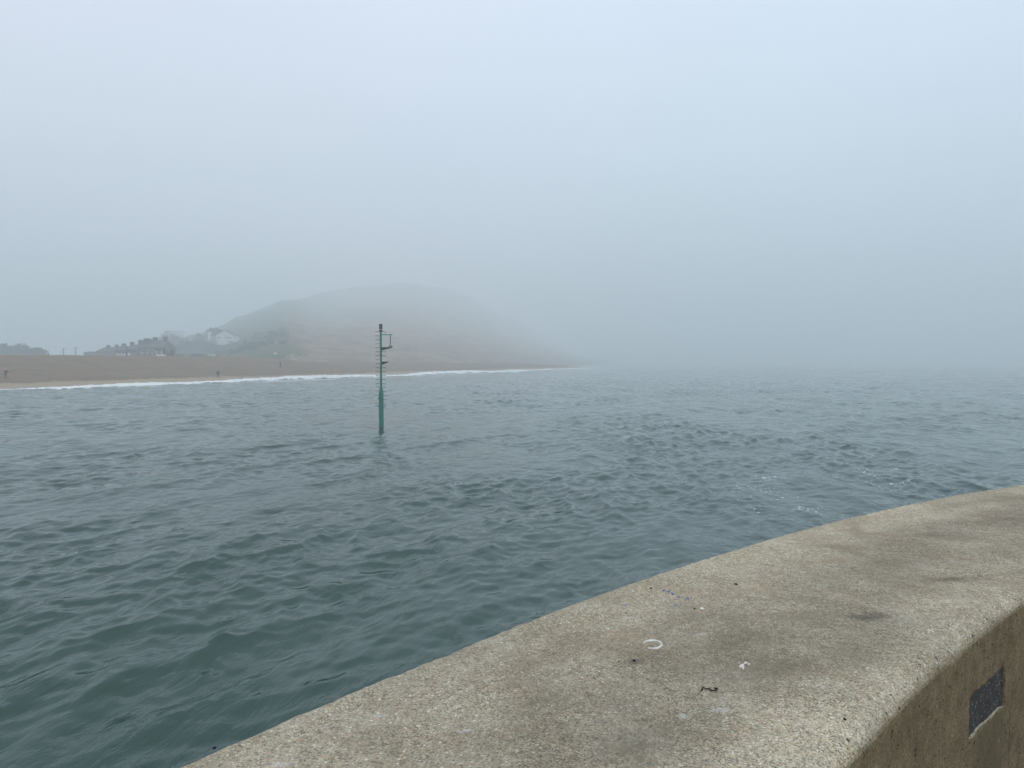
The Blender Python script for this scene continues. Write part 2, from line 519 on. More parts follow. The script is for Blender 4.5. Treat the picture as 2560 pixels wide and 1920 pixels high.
def hill_z(x, y):
    d = (_hx - x) ** 2 + (_hy - y) ** 2
    i = np.argpartition(d, 4)[:4]
    wgt = 1 / (d[i] + 0.01)
    return float((_hz[i] * wgt).sum() / wgt.sum())

# ------------------------------------------------------------------ pier: deck and round parapet wall
PC = np.array([6.30, -4.55]); RO, RI = 8.72, 8.045
WALL_Z = CAM_Z - 0.55
DECK_Z = CAM_Z - 1.62
def build_deck():
    mb = MB(); prof = [(0.02, -4.5), (RI - 0.012, -4.5), (RI - 0.012, DECK_Z), (0.02, DECK_Z)]
    mb.lathe(prof, (PC[0], PC[1], 0), 96)
    return struct(mb.build('pier_deck', M['deck'], None))

PL0 = WALL_Z + 4.5        # profile length at which the coping begins
def concrete(name, face_tint=False):
    m, t, bs = new_mat(name); g = NB(t); co = g.coord(); uv = g.coord('UV')
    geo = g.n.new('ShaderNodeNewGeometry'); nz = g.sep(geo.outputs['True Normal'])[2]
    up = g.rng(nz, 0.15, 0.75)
    grain = g.voro(co, 430, 'Color'); gv = g.sep(grain)
    fine = g.noise(co, 700, 2, 0.6)
    mid = g.noise(co, 60, 4, 0.65); lo = g.noise(co, 5.5, 5, 0.6, 0.3); lo2 = g.noise(co, 1.7, 4, 0.55, 0.4)
    matrix = g.ramp(lo, [(0.30, (0.255, 0.220, 0.160)), (0.5, (0.360, 0.326, 0.250)), (0.70, (0.455, 0.428, 0.348))])
    gcol = g.ramp(gv[0], [(0.0, (0.07, 0.066, 0.062)), (0.07, (0.17, 0.15, 0.105)), (0.30, (0.31, 0.265, 0.175)), (0.55, (0.36, 0.33, 0.235)),
                          (0.76, (0.34, 0.255, 0.165)), (0.86, (0.42, 0.395, 0.305)), (0.965, (0.55, 0.51, 0.41)), (1.0, (0.66, 0.63, 0.54))], 'CONSTANT')
    c = g.mix(g.rng(g.noise(co, 9, 3), 0.35, 0.65, 0.55, 0.88), matrix, gcol)
    c = g.mix(1.0, c, g.rng(fine, 0.3, 0.7, 0.72, 1.26), 'MULTIPLY')
    c = g.mix(1.0, c, g.rng(mid, 0.3, 0.7, 0.78, 1.20), 'MULTIPLY')
    c = g.mix(1.0, c, g.rng(lo2, 0.3, 0.7, 0.78, 1.18), 'MULTIPLY')
    big = g.voro(co, 190, 'Color'); bigd = g.voro(co, 190, 'Distance'); bv = g.sep(big)
    inside = g.rng(bigd, .25, .55, 1, 0)
    c = g.mix(g.math('MULTIPLY', inside, g.rng(bv[0], .90, .92, 0, .75)), c, (0.10, 0.092, 0.082))
    c = g.mix(g.math('MULTIPLY', inside, g.rng(bv[1], .93, .95, 0, .75)), c, (0.58, 0.55, 0.47))
    c = g.mix(g.math('MULTIPLY', inside, g.rng(bv[2], .92, .94, 0, .65)), c, (0.36, 0.225, 0.14))
    # algae / dirt staining with shapes of its own
    dirt = g.rng(g.noise(co, 3.1, 6, 0.68, 0.6), 0.48, 0.66)
    c = g.mix(g.math('MULTIPLY', dirt, 0.52), c, (0.135, 0.108, 0.070))
    rust = g.rng(g.noise(g.map(co, (1, 1, 1), (0, 0, 0), (3.3, 7.1, 0)), 3.7, 4, 0.6, 0.5), 0.58, 0.72)
    c = g.mix(g.math('MULTIPLY', rust, 0.30), c, (0.27, 0.185, 0.105))
    vv = g.sep(uv)[1]
    band = g.math('ADD', vv, g.math('MULTIPLY', g.math('SUBTRACT', lo2, .5), .45))
    midb = g.math('MULTIPLY', g.rng(band, PL0 + .10, PL0 + .34, 0, 1, True), g.rng(band, PL0 + .46, PL0 + .66, 1, 0, True))
    c = g.mix(1.0, c, g.rng(midb, 0, 1, 1.32, 1.02), 'MULTIPLY')
    # named stains on the coping (world x, y, half length, half width, turn, colour, strength)
    pos = g.sep(co)
    warp = g.noise(co, 14, 4, 0.7); warp2 = g.noise(co, 48, 4, 0.7)
    for (px, py, a, b, rot, colr, st) in STAINS:
        p = at_z(px, py, WALL_Z)
        dx = g.math('SUBTRACT', pos[0], p.x); dy = g.math('SUBTRACT', pos[1], p.y)
        cr, sr = math.cos(rot), math.sin(rot)
        e1 = g.math('DIVIDE', g.math('ADD', g.math('MULTIPLY', dx, cr), g.math('MULTIPLY', dy, sr)), a)
        e2 = g.math('DIVIDE', g.math('SUBTRACT', g.math('MULTIPLY', dy, cr), g.math('MULTIPLY', dx, sr)), b)
        d = g.math('SQRT', g.math('ADD', g.math('MULTIPLY', e1, e1), g.math('MULTIPLY', e2, e2)))
        d = g.math('ADD', d, g.math('MULTIPLY', g.math('SUBTRACT', warp, 0.5), 1.3))
        d = g.math('ADD', d, g.math('MULTIPLY', g.math('SUBTRACT', warp2, 0.5), 2.2))
        d = g.math('ADD', d, g.math('MULTIPLY', g.math('SUBTRACT', gv[1], 0.5), 0.5))
        c = g.mix(g.rng(d, 0.55, 0.85, st * .8, 0.0) if colr is LIME else g.rng(d, 0.1, 1.4, st * .9, 0.0), c, colr)
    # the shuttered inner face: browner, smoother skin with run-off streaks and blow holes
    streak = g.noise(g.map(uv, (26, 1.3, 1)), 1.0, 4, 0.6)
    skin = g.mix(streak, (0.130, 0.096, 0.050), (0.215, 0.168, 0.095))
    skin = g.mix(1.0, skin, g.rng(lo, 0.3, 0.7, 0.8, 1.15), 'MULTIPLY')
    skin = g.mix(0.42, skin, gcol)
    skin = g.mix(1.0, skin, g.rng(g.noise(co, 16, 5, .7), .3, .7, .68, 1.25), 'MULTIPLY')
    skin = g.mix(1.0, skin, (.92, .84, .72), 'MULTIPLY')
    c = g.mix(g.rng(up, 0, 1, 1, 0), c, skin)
    (pa0, pz0), (pa1, _) = cyl_hit(2425, 1845, RI), cyl_hit(2512, 1760, RI)
    us = g.sep(uv)[0]; um = (pa0 + pa1) / 2 * 8.4; uh = abs(pa0 - pa1) / 2 * 8.4
    du = g.math('ABSOLUTE', g.math('SUBTRACT', us, um))
    below = g.rng(pos[2], pz0 - .01, pz0 + .015, 1, 0)
    run = g.math('MULTIPLY', g.rng(g.math('ADD', du, g.math('MULTIPLY', g.math('SUBTRACT', streak, .5), uh * .8)), uh * .6, uh * 1.1, .7, 0), below)
    c = g.mix(g.math('MULTIPLY', run, g.rng(up, 0, .3, 1, 0)), c, (0.125, 0.103, 0.058))
    (ja, jz) = cyl_hit(2525, 1775, RI)
    dj = g.math('ABSOLUTE', g.math('SUBTRACT', g.math('ADD', us, g.math('MULTIPLY', g.math('SUBTRACT', mid, .5), .006)), ja * 8.4))
    c = g.mix(g.math('MULTIPLY', g.math('MULTIPLY', g.rng(dj, .0008, .0035, .75, 0), g.rng(pos[2], jz - .01, jz + .01, 1, 0)), g.rng(up, 0, .3, 1, 0)), c, (0.045, 0.045, 0.045))
    hole_d = g.voro(co, 62, 'Distance'); hole_r = g.sep(g.voro(co, 62, 'Color'))[1]
    hole = g.math('MULTIPLY', g.rng(hole_d, 0.10, 0.22, 1, 0), g.rng(hole_r, 0.45, 0.50))
    hole = g.math('MULTIPLY', hole, g.rng(nz, 0.9, 0.97, 1.0, 0.30))
    c = g.mix(g.math('MULTIPLY', hole, 0.85), c, (0.03, 0.027, 0.022))
    g.put(bs.inputs['Base Color'], c)
    bs.inputs['Roughness'].default_value = 0.92; bs.inputs['Specular IOR Level'].default_value = 0.2
    h = g.math('ADD', g.math('MULTIPLY', gv[0], 0.5), g.math('MULTIPLY', fine, 0.4))
    h = g.math('ADD', h, g.math('MULTIPLY', mid, 0.9))
    h = g.math('SUBTRACT', h, g.math('MULTIPLY', hole, 2.5))
    g.put(bs.inputs['Normal'], g.bump(h, 0.9, 0.0022))
    return m
BROWN = (0.085, 0.062, 0.045); BLACK = (0.035, 0.030, 0.026); GREYD = (0.150, 0.130, 0.088); OCHRE = (0.26, 0.18, 0.10); LIME = (0.47, 0.46, 0.42)
STAINS = [(2385, 1450, .075, .022, .25, BROWN, .75), (2165, 1545, .055, .022, .3, BLACK, .80), (2020, 1545, .13, .035, .3, GREYD, .5),
          (1900, 1600, .12, .05, .5, GREYD, .45), (2075, 1405, .09, .02, .3, OCHRE, .5), (2500, 1300, .45, .10, .5, BROWN, .45),
          (1900, 1690, .10, .06, .5, GREYD, .5), (2420, 1260, .4, .05, .5, GREYD, .4), (1560, 1880, .06, .035, .6, GREYD, .6), (2230, 1410, .18, .05, .5, GREYD, .35),
          (1350, 1760, .06, .04, .5, GREYD, .35), (1700, 1830, .07, .04, .6, GREYD, .45), (950, 1860, .05, .03, .6, GREYD, .3), (2150, 1640, .12, .05, .7, GREYD, .5),
          (1585, 1660, .022, .012, .2, BROWN, .7), (1568, 1548, .016, .007, .1, LIME, .8), (1690, 1580, .011, .005, .1, LIME, .7), (1753, 1589, .014, .007, .1, LIME, .8), (1802, 1778, .018, .009, .2, LIME, .75),
          (1708, 1795, .013, .008, .1, LIME, .7), (952, 1793, .013, .006, .2, LIME, .6), (1165, 1834, .011, .006, .3, LIME, .7), (1215, 1702, .012, .006, .2, LIME, .6), (700, 1912, .016, .007, .2, LIME, .6)]
M['deck'] = plain('deck_concrete', (0.20, 0.185, 0.16), 0.9, 0.2, 4)

def cyl_hit(x, y, r):
    d = vray(x, y); o = np.array([0 - PC[0], 0 - PC[1]])
    a = d.x ** 2 + d.y ** 2; b = 2 * (o[0] * d.x + o[1] * d.y); c = o @ o - r * r
    t = (-b + math.sqrt(b * b - 4 * a * c)) / (2 * a)
    p = Vector((0, 0, CAM_Z)) + d * t
    return math.atan2(p.y - PC[1], p.x - PC[0]), p.z

def build_parapet():
    # cross-section (radius, z) from the outer foot, over the coping, to the inner foot
    prof = [(RO, -4.5), (RO, -1), (RO, 1), (RO, 2.5), (RO, 3.6), (RO, WALL_Z - 0.25), (RO, WALL_Z - 0.1)]
    rb = 0.018
    for k in range(0, 7):
        a = k / 6 * math.pi / 2
        prof.append((RO - rb + rb * math.cos(a), WALL_Z - rb + rb * math.sin(a)))
    for k in range(1, 72):
        f = k / 72
        prof.append((RO - rb + (RI + 0.05 - (RO - rb)) * f, WALL_Z + 0.004 * math.sin(math.pi * f)))
    rbi, rbz = 0.05, 0.034
    for k in range(0, 11):
        a = math.pi / 2 + k / 10 * math.pi / 2
        prof.append((RI + rbi + rbi * math.cos(a), WALL_Z - rbz + rbz * math.sin(a)))
    zin = list(np.arange(WALL_Z - rbz - 0.008, WALL_Z - 0.62, -0.008)) + [DECK_Z + 0.2, DECK_Z - 0.3]
    prof += [(RI, z) for z in zin]
    prof = np.array(prof)
    plen = np.concatenate([[0], np.cumsum(np.hypot(*np.diff(prof, axis=0).T))])
    ang = np.concatenate([np.linspace(R(250), R(160), 60)[:-1], np.linspace(R(160), R(112), 900)[:-1], np.linspace(R(112), R(40), 90)])
    A, I = np.meshgrid(ang, np.arange(len(prof)))
    Rr = prof[I, 0]; Z = prof[I, 1].copy()
    L = A * 8.4
    nse = fbm(L * 9, plen[I] * 9, oct=4, seed=81) * 0.0011 + fbm(L * 70, plen[I] * 70, oct=2, seed=83) * 0.0011
    topw = sstep(WALL_Z - 0.06, WALL_Z - 0.01, Z)
    Z = Z + nse * topw + 0.0010 * fbm(L * 1.1, Rr * 1.1, oct=2, seed=85) * topw
    Rr = Rr + nse * (1 - topw) + 0.001 * vnoise(L * 2.3, L * 0, seed=87) * np.where(Rr > 8.4, 1, 0.6)
    arris = np.exp(-((plen[I] - plen[10]) / .012) ** 2) + .8 * np.exp(-((plen[I] - plen[90]) / .03) ** 2)
    chip = np.clip(fbm(L * 14, plen[I] * 14, oct=4, seed=89) - .35, 0, 1) * .004 * arris
    Z -= chip; Rr -= chip * .7 * np.where(Rr > 8.4, 1, -1)
    X = PC[0] + Rr * np.cos(A); Y = PC[1] + Rr * np.sin(A)
    V = np.stack([X, Y, Z], -1).reshape(-1, 3)
    nr, nc = A.shape
    Q = grid_quads(nr, nc, True)
    # pocket on the inner face where the dark pad is let in
    (aL, zTL), (_, zBL) = cyl_hit(2425, 1747, RI), cyl_hit(2425, 1845, RI)
    (aR, zTR), (_, zBR) = cyl_hit(2512, 1662, RI), cyl_hit(2512, 1760, RI)
    fc = V[Q].mean(1); fa = np.arctan2(fc[:, 1] - PC[1], fc[:, 0] - PC[0]); fr = np.hypot(fc[:, 0] - PC[0], fc[:, 1] - PC[1])
    f = (fa - aL) / (aR - aL)
    zt = zTL + (zTR - zTL) * f; zb = zBL + (zBR - zBL) * f
    wob = wob2 = 0.0
    hole = (f > 0) & (f < 1) & (fr < RI + 0.02) & (fc[:, 2] < zt + wob) & (fc[:, 2] > zb + wob2)
    me = mesh_np('parapet_wall', V, Q[~hole])
    set_uv(me, np.stack([(A * 8.4).ravel(), plen[I].ravel()], -1))
    bm = bmesh.new(); bm.from_mesh(me)
    zlo, zhi = min(zBL, zBR) - .05, max(zTL, zTR) + .05
    a0, a1 = min(aL, aR) - .02, max(aL, aR) + .02
    bnd = []
    for e in bm.edges:
        if e.is_boundary:
            c = (e.verts[0].co + e.verts[1].co) / 2
            if zlo < c.z < zhi and a0 < math.atan2(c.y - PC[1], c.x - PC[0]) < a1: bnd.append(e)
    hz = sorted({v for e in bnd for v in e.verts}, key=lambda v: v.index)
    for v in hz:
        a_ = math.atan2(v.co.y - PC[1], v.co.x - PC[0]); f_ = (a_ - aL) / (aR - aL)
        t_, b_ = zTL + (zTR - zTL) * f_, zBL + (zBR - zBL) * f_
        t_ += 0.0030 * float(fbm(f_ * 5, 1.5, oct=3, seed=91)); b_ += 0.0030 * float(fbm(f_ * 6, 7.5, oct=3, seed=92))
        side = min(abs(f_), abs(f_ - 1)) * abs(aR - aL) * RI
        if min(abs(v.co.z - t_), abs(v.co.z - b_)) < 0.0085 and (0.001 < f_ < 0.999 or side < .002):
            v.co.z = t_ if abs(v.co.z - t_) < abs(v.co.z - b_) else b_
    ext = bmesh.ops.extrude_edge_only(bm, edges=bnd)
    for v in ext['geom']:
        if isinstance(v, bmesh.types.BMVert):
            d = Vector((v.co.x - PC[0], v.co.y - PC[1], 0)).normalized()
            v.co += d * 0.007
    bm.to_mesh(me); bm.free()
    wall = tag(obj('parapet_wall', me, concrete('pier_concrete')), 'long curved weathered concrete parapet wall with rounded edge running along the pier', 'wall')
    # pad sitting at the back of the pocket
    na, nz_ = 40, 40
    al = np.linspace(aL + (aL - aR) * .04, aR - (aL - aR) * .04, na); zz = np.linspace(0, 1, nz_)
    AA, ZZ = np.meshgrid(al, zz); ff = (AA - aL) / (aR - aL)
    z = (zBL + (zBR - zBL) * ff - .012) + ZZ * (zTL - zBL + .024 + ((zTR - zBR) - (zTL - zBL)) * ff)
    r = RI + 0.0042 + 0.0008 * fbm(AA * 900, z * 120, oct=3, seed=95)
    pm = mesh_np('dark_pad', np.stack([PC[0] + r * np.cos(AA), PC[1] + r * np.sin(AA), z], -1).reshape(-1, 3), grid_quads(nz_, na))
    m, t, bs = new_mat('bitumen_pad'); g = NB(t); co = g.coord()
    v = g.sep(g.voro(co, 420, 'Color'))[0]
    c = g.ramp(v, [(0, (0.020, 0.0185, 0.017)), (0.6, (0.043, 0.040, 0.036)), (0.93, (0.10, 0.095, 0.085)), (0.97, (0.42, 0.42, 0.42))], 'CONSTANT')
    c = g.mix(1.0, c, g.rng(g.noise(co, 30, 4), .3, .7, .6, 1.5), 'MULTIPLY')
    g.put(bs.inputs['Base Color'], c); bs.inputs['Roughness'].default_value = 0.6
    g.put(bs.inputs['Normal'], g.bump(v, 0.8, 0.002))
    p = obj('dark_pad', pm, m, wall); p['label'] = 'dark gritty pad let into the inner face of the wall'
    return wall
WALL = build_parapet()
build_deck()

# ------------------------------------------------------------------ marks dried onto the coping, and small loose things on it
def coping_z(x, y):
    return WALL_Z + 0.0045
M['dropping'] = plain('dried_dropping', (0.62, 0.60, 0.54), 0.8, 0.18, 160)
M['lime'] = plain('lime_stain', (0.335, 0.315, 0.275), 0.85, 0.10, 120)
M['bluepaint'] = plain('blue_paint', (0.13, 0.18, 0.33), 0.6, 0.3, 150)
M['weed'] = plain('dry_seaweed', (0.040, 0.022, 0.012), 0.7, 0.4, 90)
M['blackbit'] = plain('black_crust', (0.015, 0.014, 0.013), 0.8, 0.3, 90)
M['pebble'] = plain('white_pebble', (0.80, 0.79, 0.74), 0.55, 0.05, 90)

def slab(name, px_pts, mat, parent=None, h=0.0010, lift=0.0):
    """thin crust whose outline is surveyed on the coping"""
    pts = [at_z(x, y, WALL_Z + .003) for x, y in px_pts]
    n = len(pts); z = WALL_Z + 0.0025 + lift; mb = MB()
    c = sum((Vector(p) for p in pts), Vector()) / n
    vs = [(p.x, p.y, z - .004) for p in pts] + [(c.x + (p.x - c.x) * .86, c.y + (p.y - c.y) * .86, z + .0015 + h) for p in pts] + [(c.x, c.y, z + .0017 + h)]
    fs = [(k, (k + 1) % n, n + (k + 1) % n, n + k) for k in range(n)] + [(n + k, n + (k + 1) % n, 2 * n) for k in range(n)]
    mb.add(vs, fs)
    return mb.build(name, mat, parent, smooth=True)

def blob(cx, cy, a, b, seed, n=18, rough=0.35):
    rd = random.Random(seed); ph = [rd.random() * 6.28 for _ in range(4)]
    out = []
    for k in range(n):
        t = 2 * math.pi * k / n
        s = 1 + rough * (0.5 * math.sin(2 * t + ph[0]) + 0.35 * math.sin(3 * t + ph[1]) + 0.3 * math.sin(5 * t + ph[2]))
        out.append((cx + a * .8 * s * math.cos(t), cy + b * .8 * s * math.sin(t)))
    return out

def build_marks():
    # broken ring of dried dropping
    mb = MB(); n = 30; vs = []; fs = []
    for k in range(n):
        t = R(-165) + (R(118) + R(165)) * k / (n - 1)
        wd = 0.10 + 0.08 * math.sin(t * 1.0 + 0.4) ** 2 + 0.035 * math.sin(7 * t) + .02 * math.sin(13 * t)
        wd *= (.35 + .65 * min(1, (n - k) / 9.0)) * (.5 + .5 * min(1, k / 6))
        for s, hh in ((1 + wd, -.003), (1 + wd * .5, .0022), (1 - wd * .5, .0022), (1 - wd, -.003)):
            p = at_z(1631 + 22 * s * math.cos(t) * 1.05, 1612 + 10.2 * s * math.sin(t), WALL_Z + .003)
            vs.append((p.x, p.y, WALL_Z + .003 + hh))
    for k in range(n - 1):
        for j in range(3):
            a = k * 4 + j; fs.append((a, a + 1, a + 5, a + 4))
    mb.add(vs, fs)
    o = mb.build('dropping_ring', M['dropping'], WALL, smooth=True); o['label'] = 'broken white ring dried onto the coping'
    for i, (x, y, a, b) in enumerate([(1855, 1666, 8, 5), (1864, 1659, 6, 3.2), (1872, 1662, 3.5, 2), (1848, 1659, 2.2, 1.4), (1858, 1672, 3, 2)]):
        slab('dropping_splash', blob(x, y, a, b, 40 + i), M['dropping'], WALL, 0.0012)
    for i, (x, y, a, b) in enumerate([(1660, 1475, 3.5, 1.6), (1671, 1479, 5, 1.6), (1682, 1484, 5, 2.4), (1697, 1493, 5, 1.8), (1719, 1496, 5.5, 2.2), (1690, 1515, 6, 2.4), (1564, 1513, 3.5, 1.5), (1713, 1500, 3, 1.3)]):
        slab('paint_fleck', blob(x, y, a, b, 80 + i), M['bluepaint'], WALL, 0.0003)
build_marks()

def lump(name, px, py, a, b, h, mat, seed, label, cat, group=None, turn=0.0):
    p = at_z(px, py, WALL_Z + .003)
    rd = random.Random(seed); bm = bmesh.new()
    bmesh.ops.create_icosphere(bm, subdivisions=2, radius=1)
    for v in bm.verts:
        s = 1 + rd.uniform(-.12, .12)
        v.co = Vector((v.co.x * a * s, v.co.y * b * s, v.co.z * h * s + h * .7))
    me = bpy.data.meshes.new(name); bm.to_mesh(me); bm.free()
    me.polygons.foreach_set('use_smooth', np.ones(len(me.polygons), bool))
    o = obj(name, me, mat, None, (p.x, p.y, WALL_Z + .003)); o.rotation_euler = (0, 0, turn)
    return tag(o, label, cat, group)
lump('pebble', 1755, 1524, .0048, .0032, .0026, M['pebble'], 1, 'small smooth white pebble lying on the coping near blue paint flecks', 'pebble')
lump('crust_crumb', 1585, 1654, .0030, .0028, .0024, M['blackbit'], 2, 'tiny black crumb on brown smear below the white ring', 'crumb')
lump('crust_crumb', 536, 1872, .0030, .0022, .0018, M['blackbit'], 3, 'black crumb perched on the seaward edge of the wall', 'crumb')
lump('crust_crumb', 1736, 1523, .0022, .0018, .0016, M['blackbit'], 4, 'tiny black speck close beside the white pebble', 'crumb')
lump('crust_crumb', 1627, 1471, .0040, .0018, .0013, M['blackbit'], 5, 'black speck nearest the seaward edge above the blue flecks', 'crumb', turn=.3)
lump('crust_crumb', 1840, 1461, .0048, .0026, .0016, M['weed'], 6, 'small olive brown speck up the coping from the blue flecks', 'crumb', turn=-.6)
lump('crust_crumb', 2112, 1800, .0022, .0034, .0016, M['blackbit'], 8, 'black lump on the rounded inner edge of the wall', 'crumb')

def build_weed():
    pts = [(1754, 1733), (1757, 1727), (1764, 1729), (1772, 1731), (1780, 1734), (1790, 1736), (1793, 1730), (1785, 1729), (1795, 1729)]
    mb = MB(); P = [at_z(x, y, WALL_Z) for x, y in pts]
    for k in range(len(P) - 1):
        za, zb = WALL_Z + .005 + .0015 * (k % 2), WALL_Z + .005 + .0015 * ((k + 1) % 2)
        mb.tube((P[k].x, P[k].y, za), (P[k + 1].x, P[k + 1].y, zb), .0011 + .0005 * (k % 3 == 0), .0010, 7)
    tag(mb.build('seaweed_scrap', M['weed'], None, smooth=True), 'curled dark brown scrap of dry seaweed lying on the coping', 'seaweed')
build_weed()

# ------------------------------------------------------------------ navigation beacon
def build_beacon():
    Y0 = 53.7
    base = at(953.4, 1071, Y0)
    root = empty('navigation_beacon', (base.x, base.y, 0))
    tag(root, 'green steel navigation beacon post with climbing rungs standing in the water', 'beacon')
    S = Y0 / 1800
    def zz(v): return at(953, 780 + v / 4.88, Y0).z
    def xx(u): return (860 + u / 4.88 - 953.4) * S
    m, t, bs = new_mat('beacon_green'); g = NB(t); co = g.coord()
    n = g.noise(g.map(co, (3, 3, 0.8)), 2.0, 5, 0.6)
    c = g.mix(g.rng(n, .35, .7), (0.003, 0.190, 0.120), (0.006, 0.125, 0.086))
    zc = g.sep(co)[2]
    low = g.rng(g.math('ADD', zc, g.math('MULTIPLY', g.math('SUBTRACT', g.noise(co, 5, 3), .5), .4)), -0.02, 0.20, 1, 0)
    c = g.mix(low, c, (0.018, 0.020, 0.014))
    rust = g.rng(g.noise(co, 6, 5, .7), .62, .72)
    c = g.mix(g.math('MULTIPLY', rust, .35), c, (0.07, 0.045, 0.025))
    g.put(bs.inputs['Base Color'], c); bs.inputs['Roughness'].default_value = 0.5
    G = m; D = M['dark']
    GD = plain('beacon_green_dark', (0.012, 0.055, 0.050), .6)
    MB().lathe([(.172, -3.5), (.172, zz(990)), (.160, zz(978)), (.100, zz(930)), (.083, zz(922))], n=24).build('lower_tube', G, root, smooth=False)
    MB().lathe([(.078, zz(935)), (.076, zz(232))], n=20).build('shaft', G, root, smooth=False)
    # lantern
    MBc = MB().lathe([(.08, zz(240)), (.125, zz(232)), (.135, zz(224)), (.135, zz(219))], n=20)
    lan = MBc.build('lantern', D, root)
    mm = MB().lathe([(.137, zz(218.5)), (.137, zz(214))], n=20); mm.build('rim', M['white'], lan)
    PV = plain('solar_panel', (0.035, 0.028, 0.045), .35, .2, spec=.5)
    b = MB().lathe([(.125, zz(214)), (.125, zz(148))], n=12); b.build('panel_drum', PV, lan)
    LG = plain('lens_cap', (0.55, 0.56, 0.56), .35)
    MB().lathe([(.128, zz(148)), (.120, zz(143)), (.085, zz(133)), (.045, zz(125)), (.012, zz(121))], n=20).build('dome', LG, lan, smooth=True)
    MB().tube((0.01, 0, zz(124)), (0.012, 0, zz(100)), .006, .004, 6).build('spike', D, lan)
    # rungs
    def rung(u0, v0, u1, v1, name='rung'):
        a = Vector((xx(u0), 0, zz(v0))); b_ = Vector((xx(u1), 0, zz(v1)))
        q = MB().tube(a, b_, .017, .017, 7); q.ball(b_, .034, n=8, m=5)
        return q.build(name, D, root)
    for v in (240, 290, 338, 387, 436, 485, 534, 582, 631, 680, 729, 776, 825, 874):
        rung(446, v + 1, 397, v)
    rung(446, 920, 405, 912); rung(440, 966, 405, 961); rung(436, 1020, 388, 1021); rung(436, 1118, 390, 1115)
    for v in (240, 485, 534, 680, 729, 776, 825, 874, 920): rung(456, v, 510, v + (4 if v == 240 else 1))
    rung(470, 970, 512, 970); rung(478, 1020, 528, 1020); rung(478, 1066, 528, 1066)
    for (u0, v0, u1, v1) in ((432, 1166, 399, 1132), (486, 1166, 510, 1129)):
        q = MB().tube((xx(u0), 0, zz(v0)), (xx((u0 * .4 + u1 * .6)), 0, zz(v0 * .5 + v1 * .5)), .030, .028, 8)
        q.tube((xx((u0 * .4 + u1 * .6)), 0, zz(v0 * .5 + v1 * .5)), (xx(u1), 0, zz(v1)), .028, .022, 8)
        q.build('bent_prong', D, root)
    MB().box(xx(419), xx(432), -.05, .05, zz(1068), zz(1040)).build('junction_box', D, root)
    q = MB()
    pts = [(412, 1075), (416, 1086), (410, 1098), (420, 1112), (412, 1128), (404, 1134)]
    for (u0, v0), (u1, v1) in zip(pts, pts[1:]): q.tube((xx(u0), -.03, zz(v0)), (xx(u1), -.03, zz(v1)), .014, .012, 6)
    q.build('frayed_rope', M['cream'], root)
    # arm frame
    fr = MB().box(xx(455), xx(595), -.03, .03, zz(282), zz(272)).build('arm', G, root)
    MB().box(xx(566), xx(576), -.028, .028, zz(416), zz(282)).build('arm_post', G, root)
    fo = MB().box(xx(550), xx(597), -.06, .06, zz(422), zz(414)).build('post_foot', D, root)
    MB().box(xx(552), xx(559), -.05, .05, zz(431), zz(422)).build('foot_bolt', D, fo)
    MB().box(xx(583), xx(590), -.05, .05, zz(433), zz(422)).build('foot_bolt', D, fo)
    for (u, v0, v1) in ((594, 432, 473), (550, 607, 651)):
        q = MB().prism([(xx(458), zz(v0)), (xx(u), zz(v0 - 1)), (xx(u), zz(v0 + 4)), (xx(458), zz(v1))], -.012, .012)
        q.box(xx(458), xx(u), -.11, .11, zz(v0) - .004, zz(v0) + .012)
        q.build('gusset_bracket', GD, root)
    return root
build_beacon()

# ------------------------------------------------------------------ surf along the beach
def build_surf():
    us = np.arange(-60, 375, 0.45); vs = np.linspace(0, 1, 26)
    U, Vv = np.meshgrid(us, vs)
    wob = 1.3 * vnoise(U * .045, U * 0, seed=101) + .7 * vnoise(U * .16, U * 0, seed=103)
    width = 7.0 + 3.2 * vnoise(U * .03, U * 0 + 9, seed=105)
    width *= 0.35 + 0.65 * sstep(-5, 30, U)
    T = wob + 0.9 - Vv * width - 0.9 * vnoise(U * .09, U * 0 + 5, seed=104)
    hgt = (0.52 + 0.34 * vnoise(U * .05, U * 0 + 2, seed=107)) * (0.45 + 0.55 * sstep(0, 30, U))
    far = 1 - 0.75 * sstep(170, 320, U); hgt = hgt * far
    crest = np.exp(-((Vv - 0.52) / 0.17) ** 2) * hgt
    lump_ = 0.16 * np.abs(fbm(U * .9, T * .9, oct=4, seed=109)) + .05 * fbm(U * 3.1, T * 3.1, oct=2, seed=111)
    X, Y = xy(U, T)
    gnd = np.maximum(beach_z(U, T, False), 0.0)
    edge = np.sin(np.pi * Vv) ** .5
    Z = gnd + 0.02 + crest + lump_ * edge - .12 * (Vv > .98)
    me = mesh_np('surf', np.stack([X, Y, Z], -1).reshape(-1, 3), grid_quads(len(vs), len(us), True))
    set_uv(me, np.stack([U.ravel(), Vv.ravel()], -1))
    m, t, bs = new_mat('surf_foam'); g = NB(t); co = g.coord(); uv = g.sep(g.coord('UV'))
    c = g.mix(g.noise(co, 2.2, 4, .6), (0.62, 0.66, 0.66), (0.84, 0.86, 0.86))
    g.put(bs.inputs['Base Color'], c); bs.inputs['Roughness'].default_value = .8
    n = g.noise(g.map(co, (1, 1, 1)), .9, 5, .65); n2 = g.noise(co, .16, 3, .5)
    d = g.math('ABSOLUTE', g.math('SUBTRACT', uv[1], .5))
    cut = g.math('ADD', g.math('MULTIPLY', g.math('SUBTRACT', n, .5), 1.15), g.math('MULTIPLY', g.math('SUBTRACT', n2, .5), 0.9))
    al = g.rng(g.math('ADD', d, cut), .30, .46, 1, 0)
    g.put(bs.inputs['Alpha'], al)
    o = obj('surf', me, m); o['kind'] = 'stuff'
    tag(o, 'white broken surf breaking along the edge of the beach', 'surf')
build_surf()

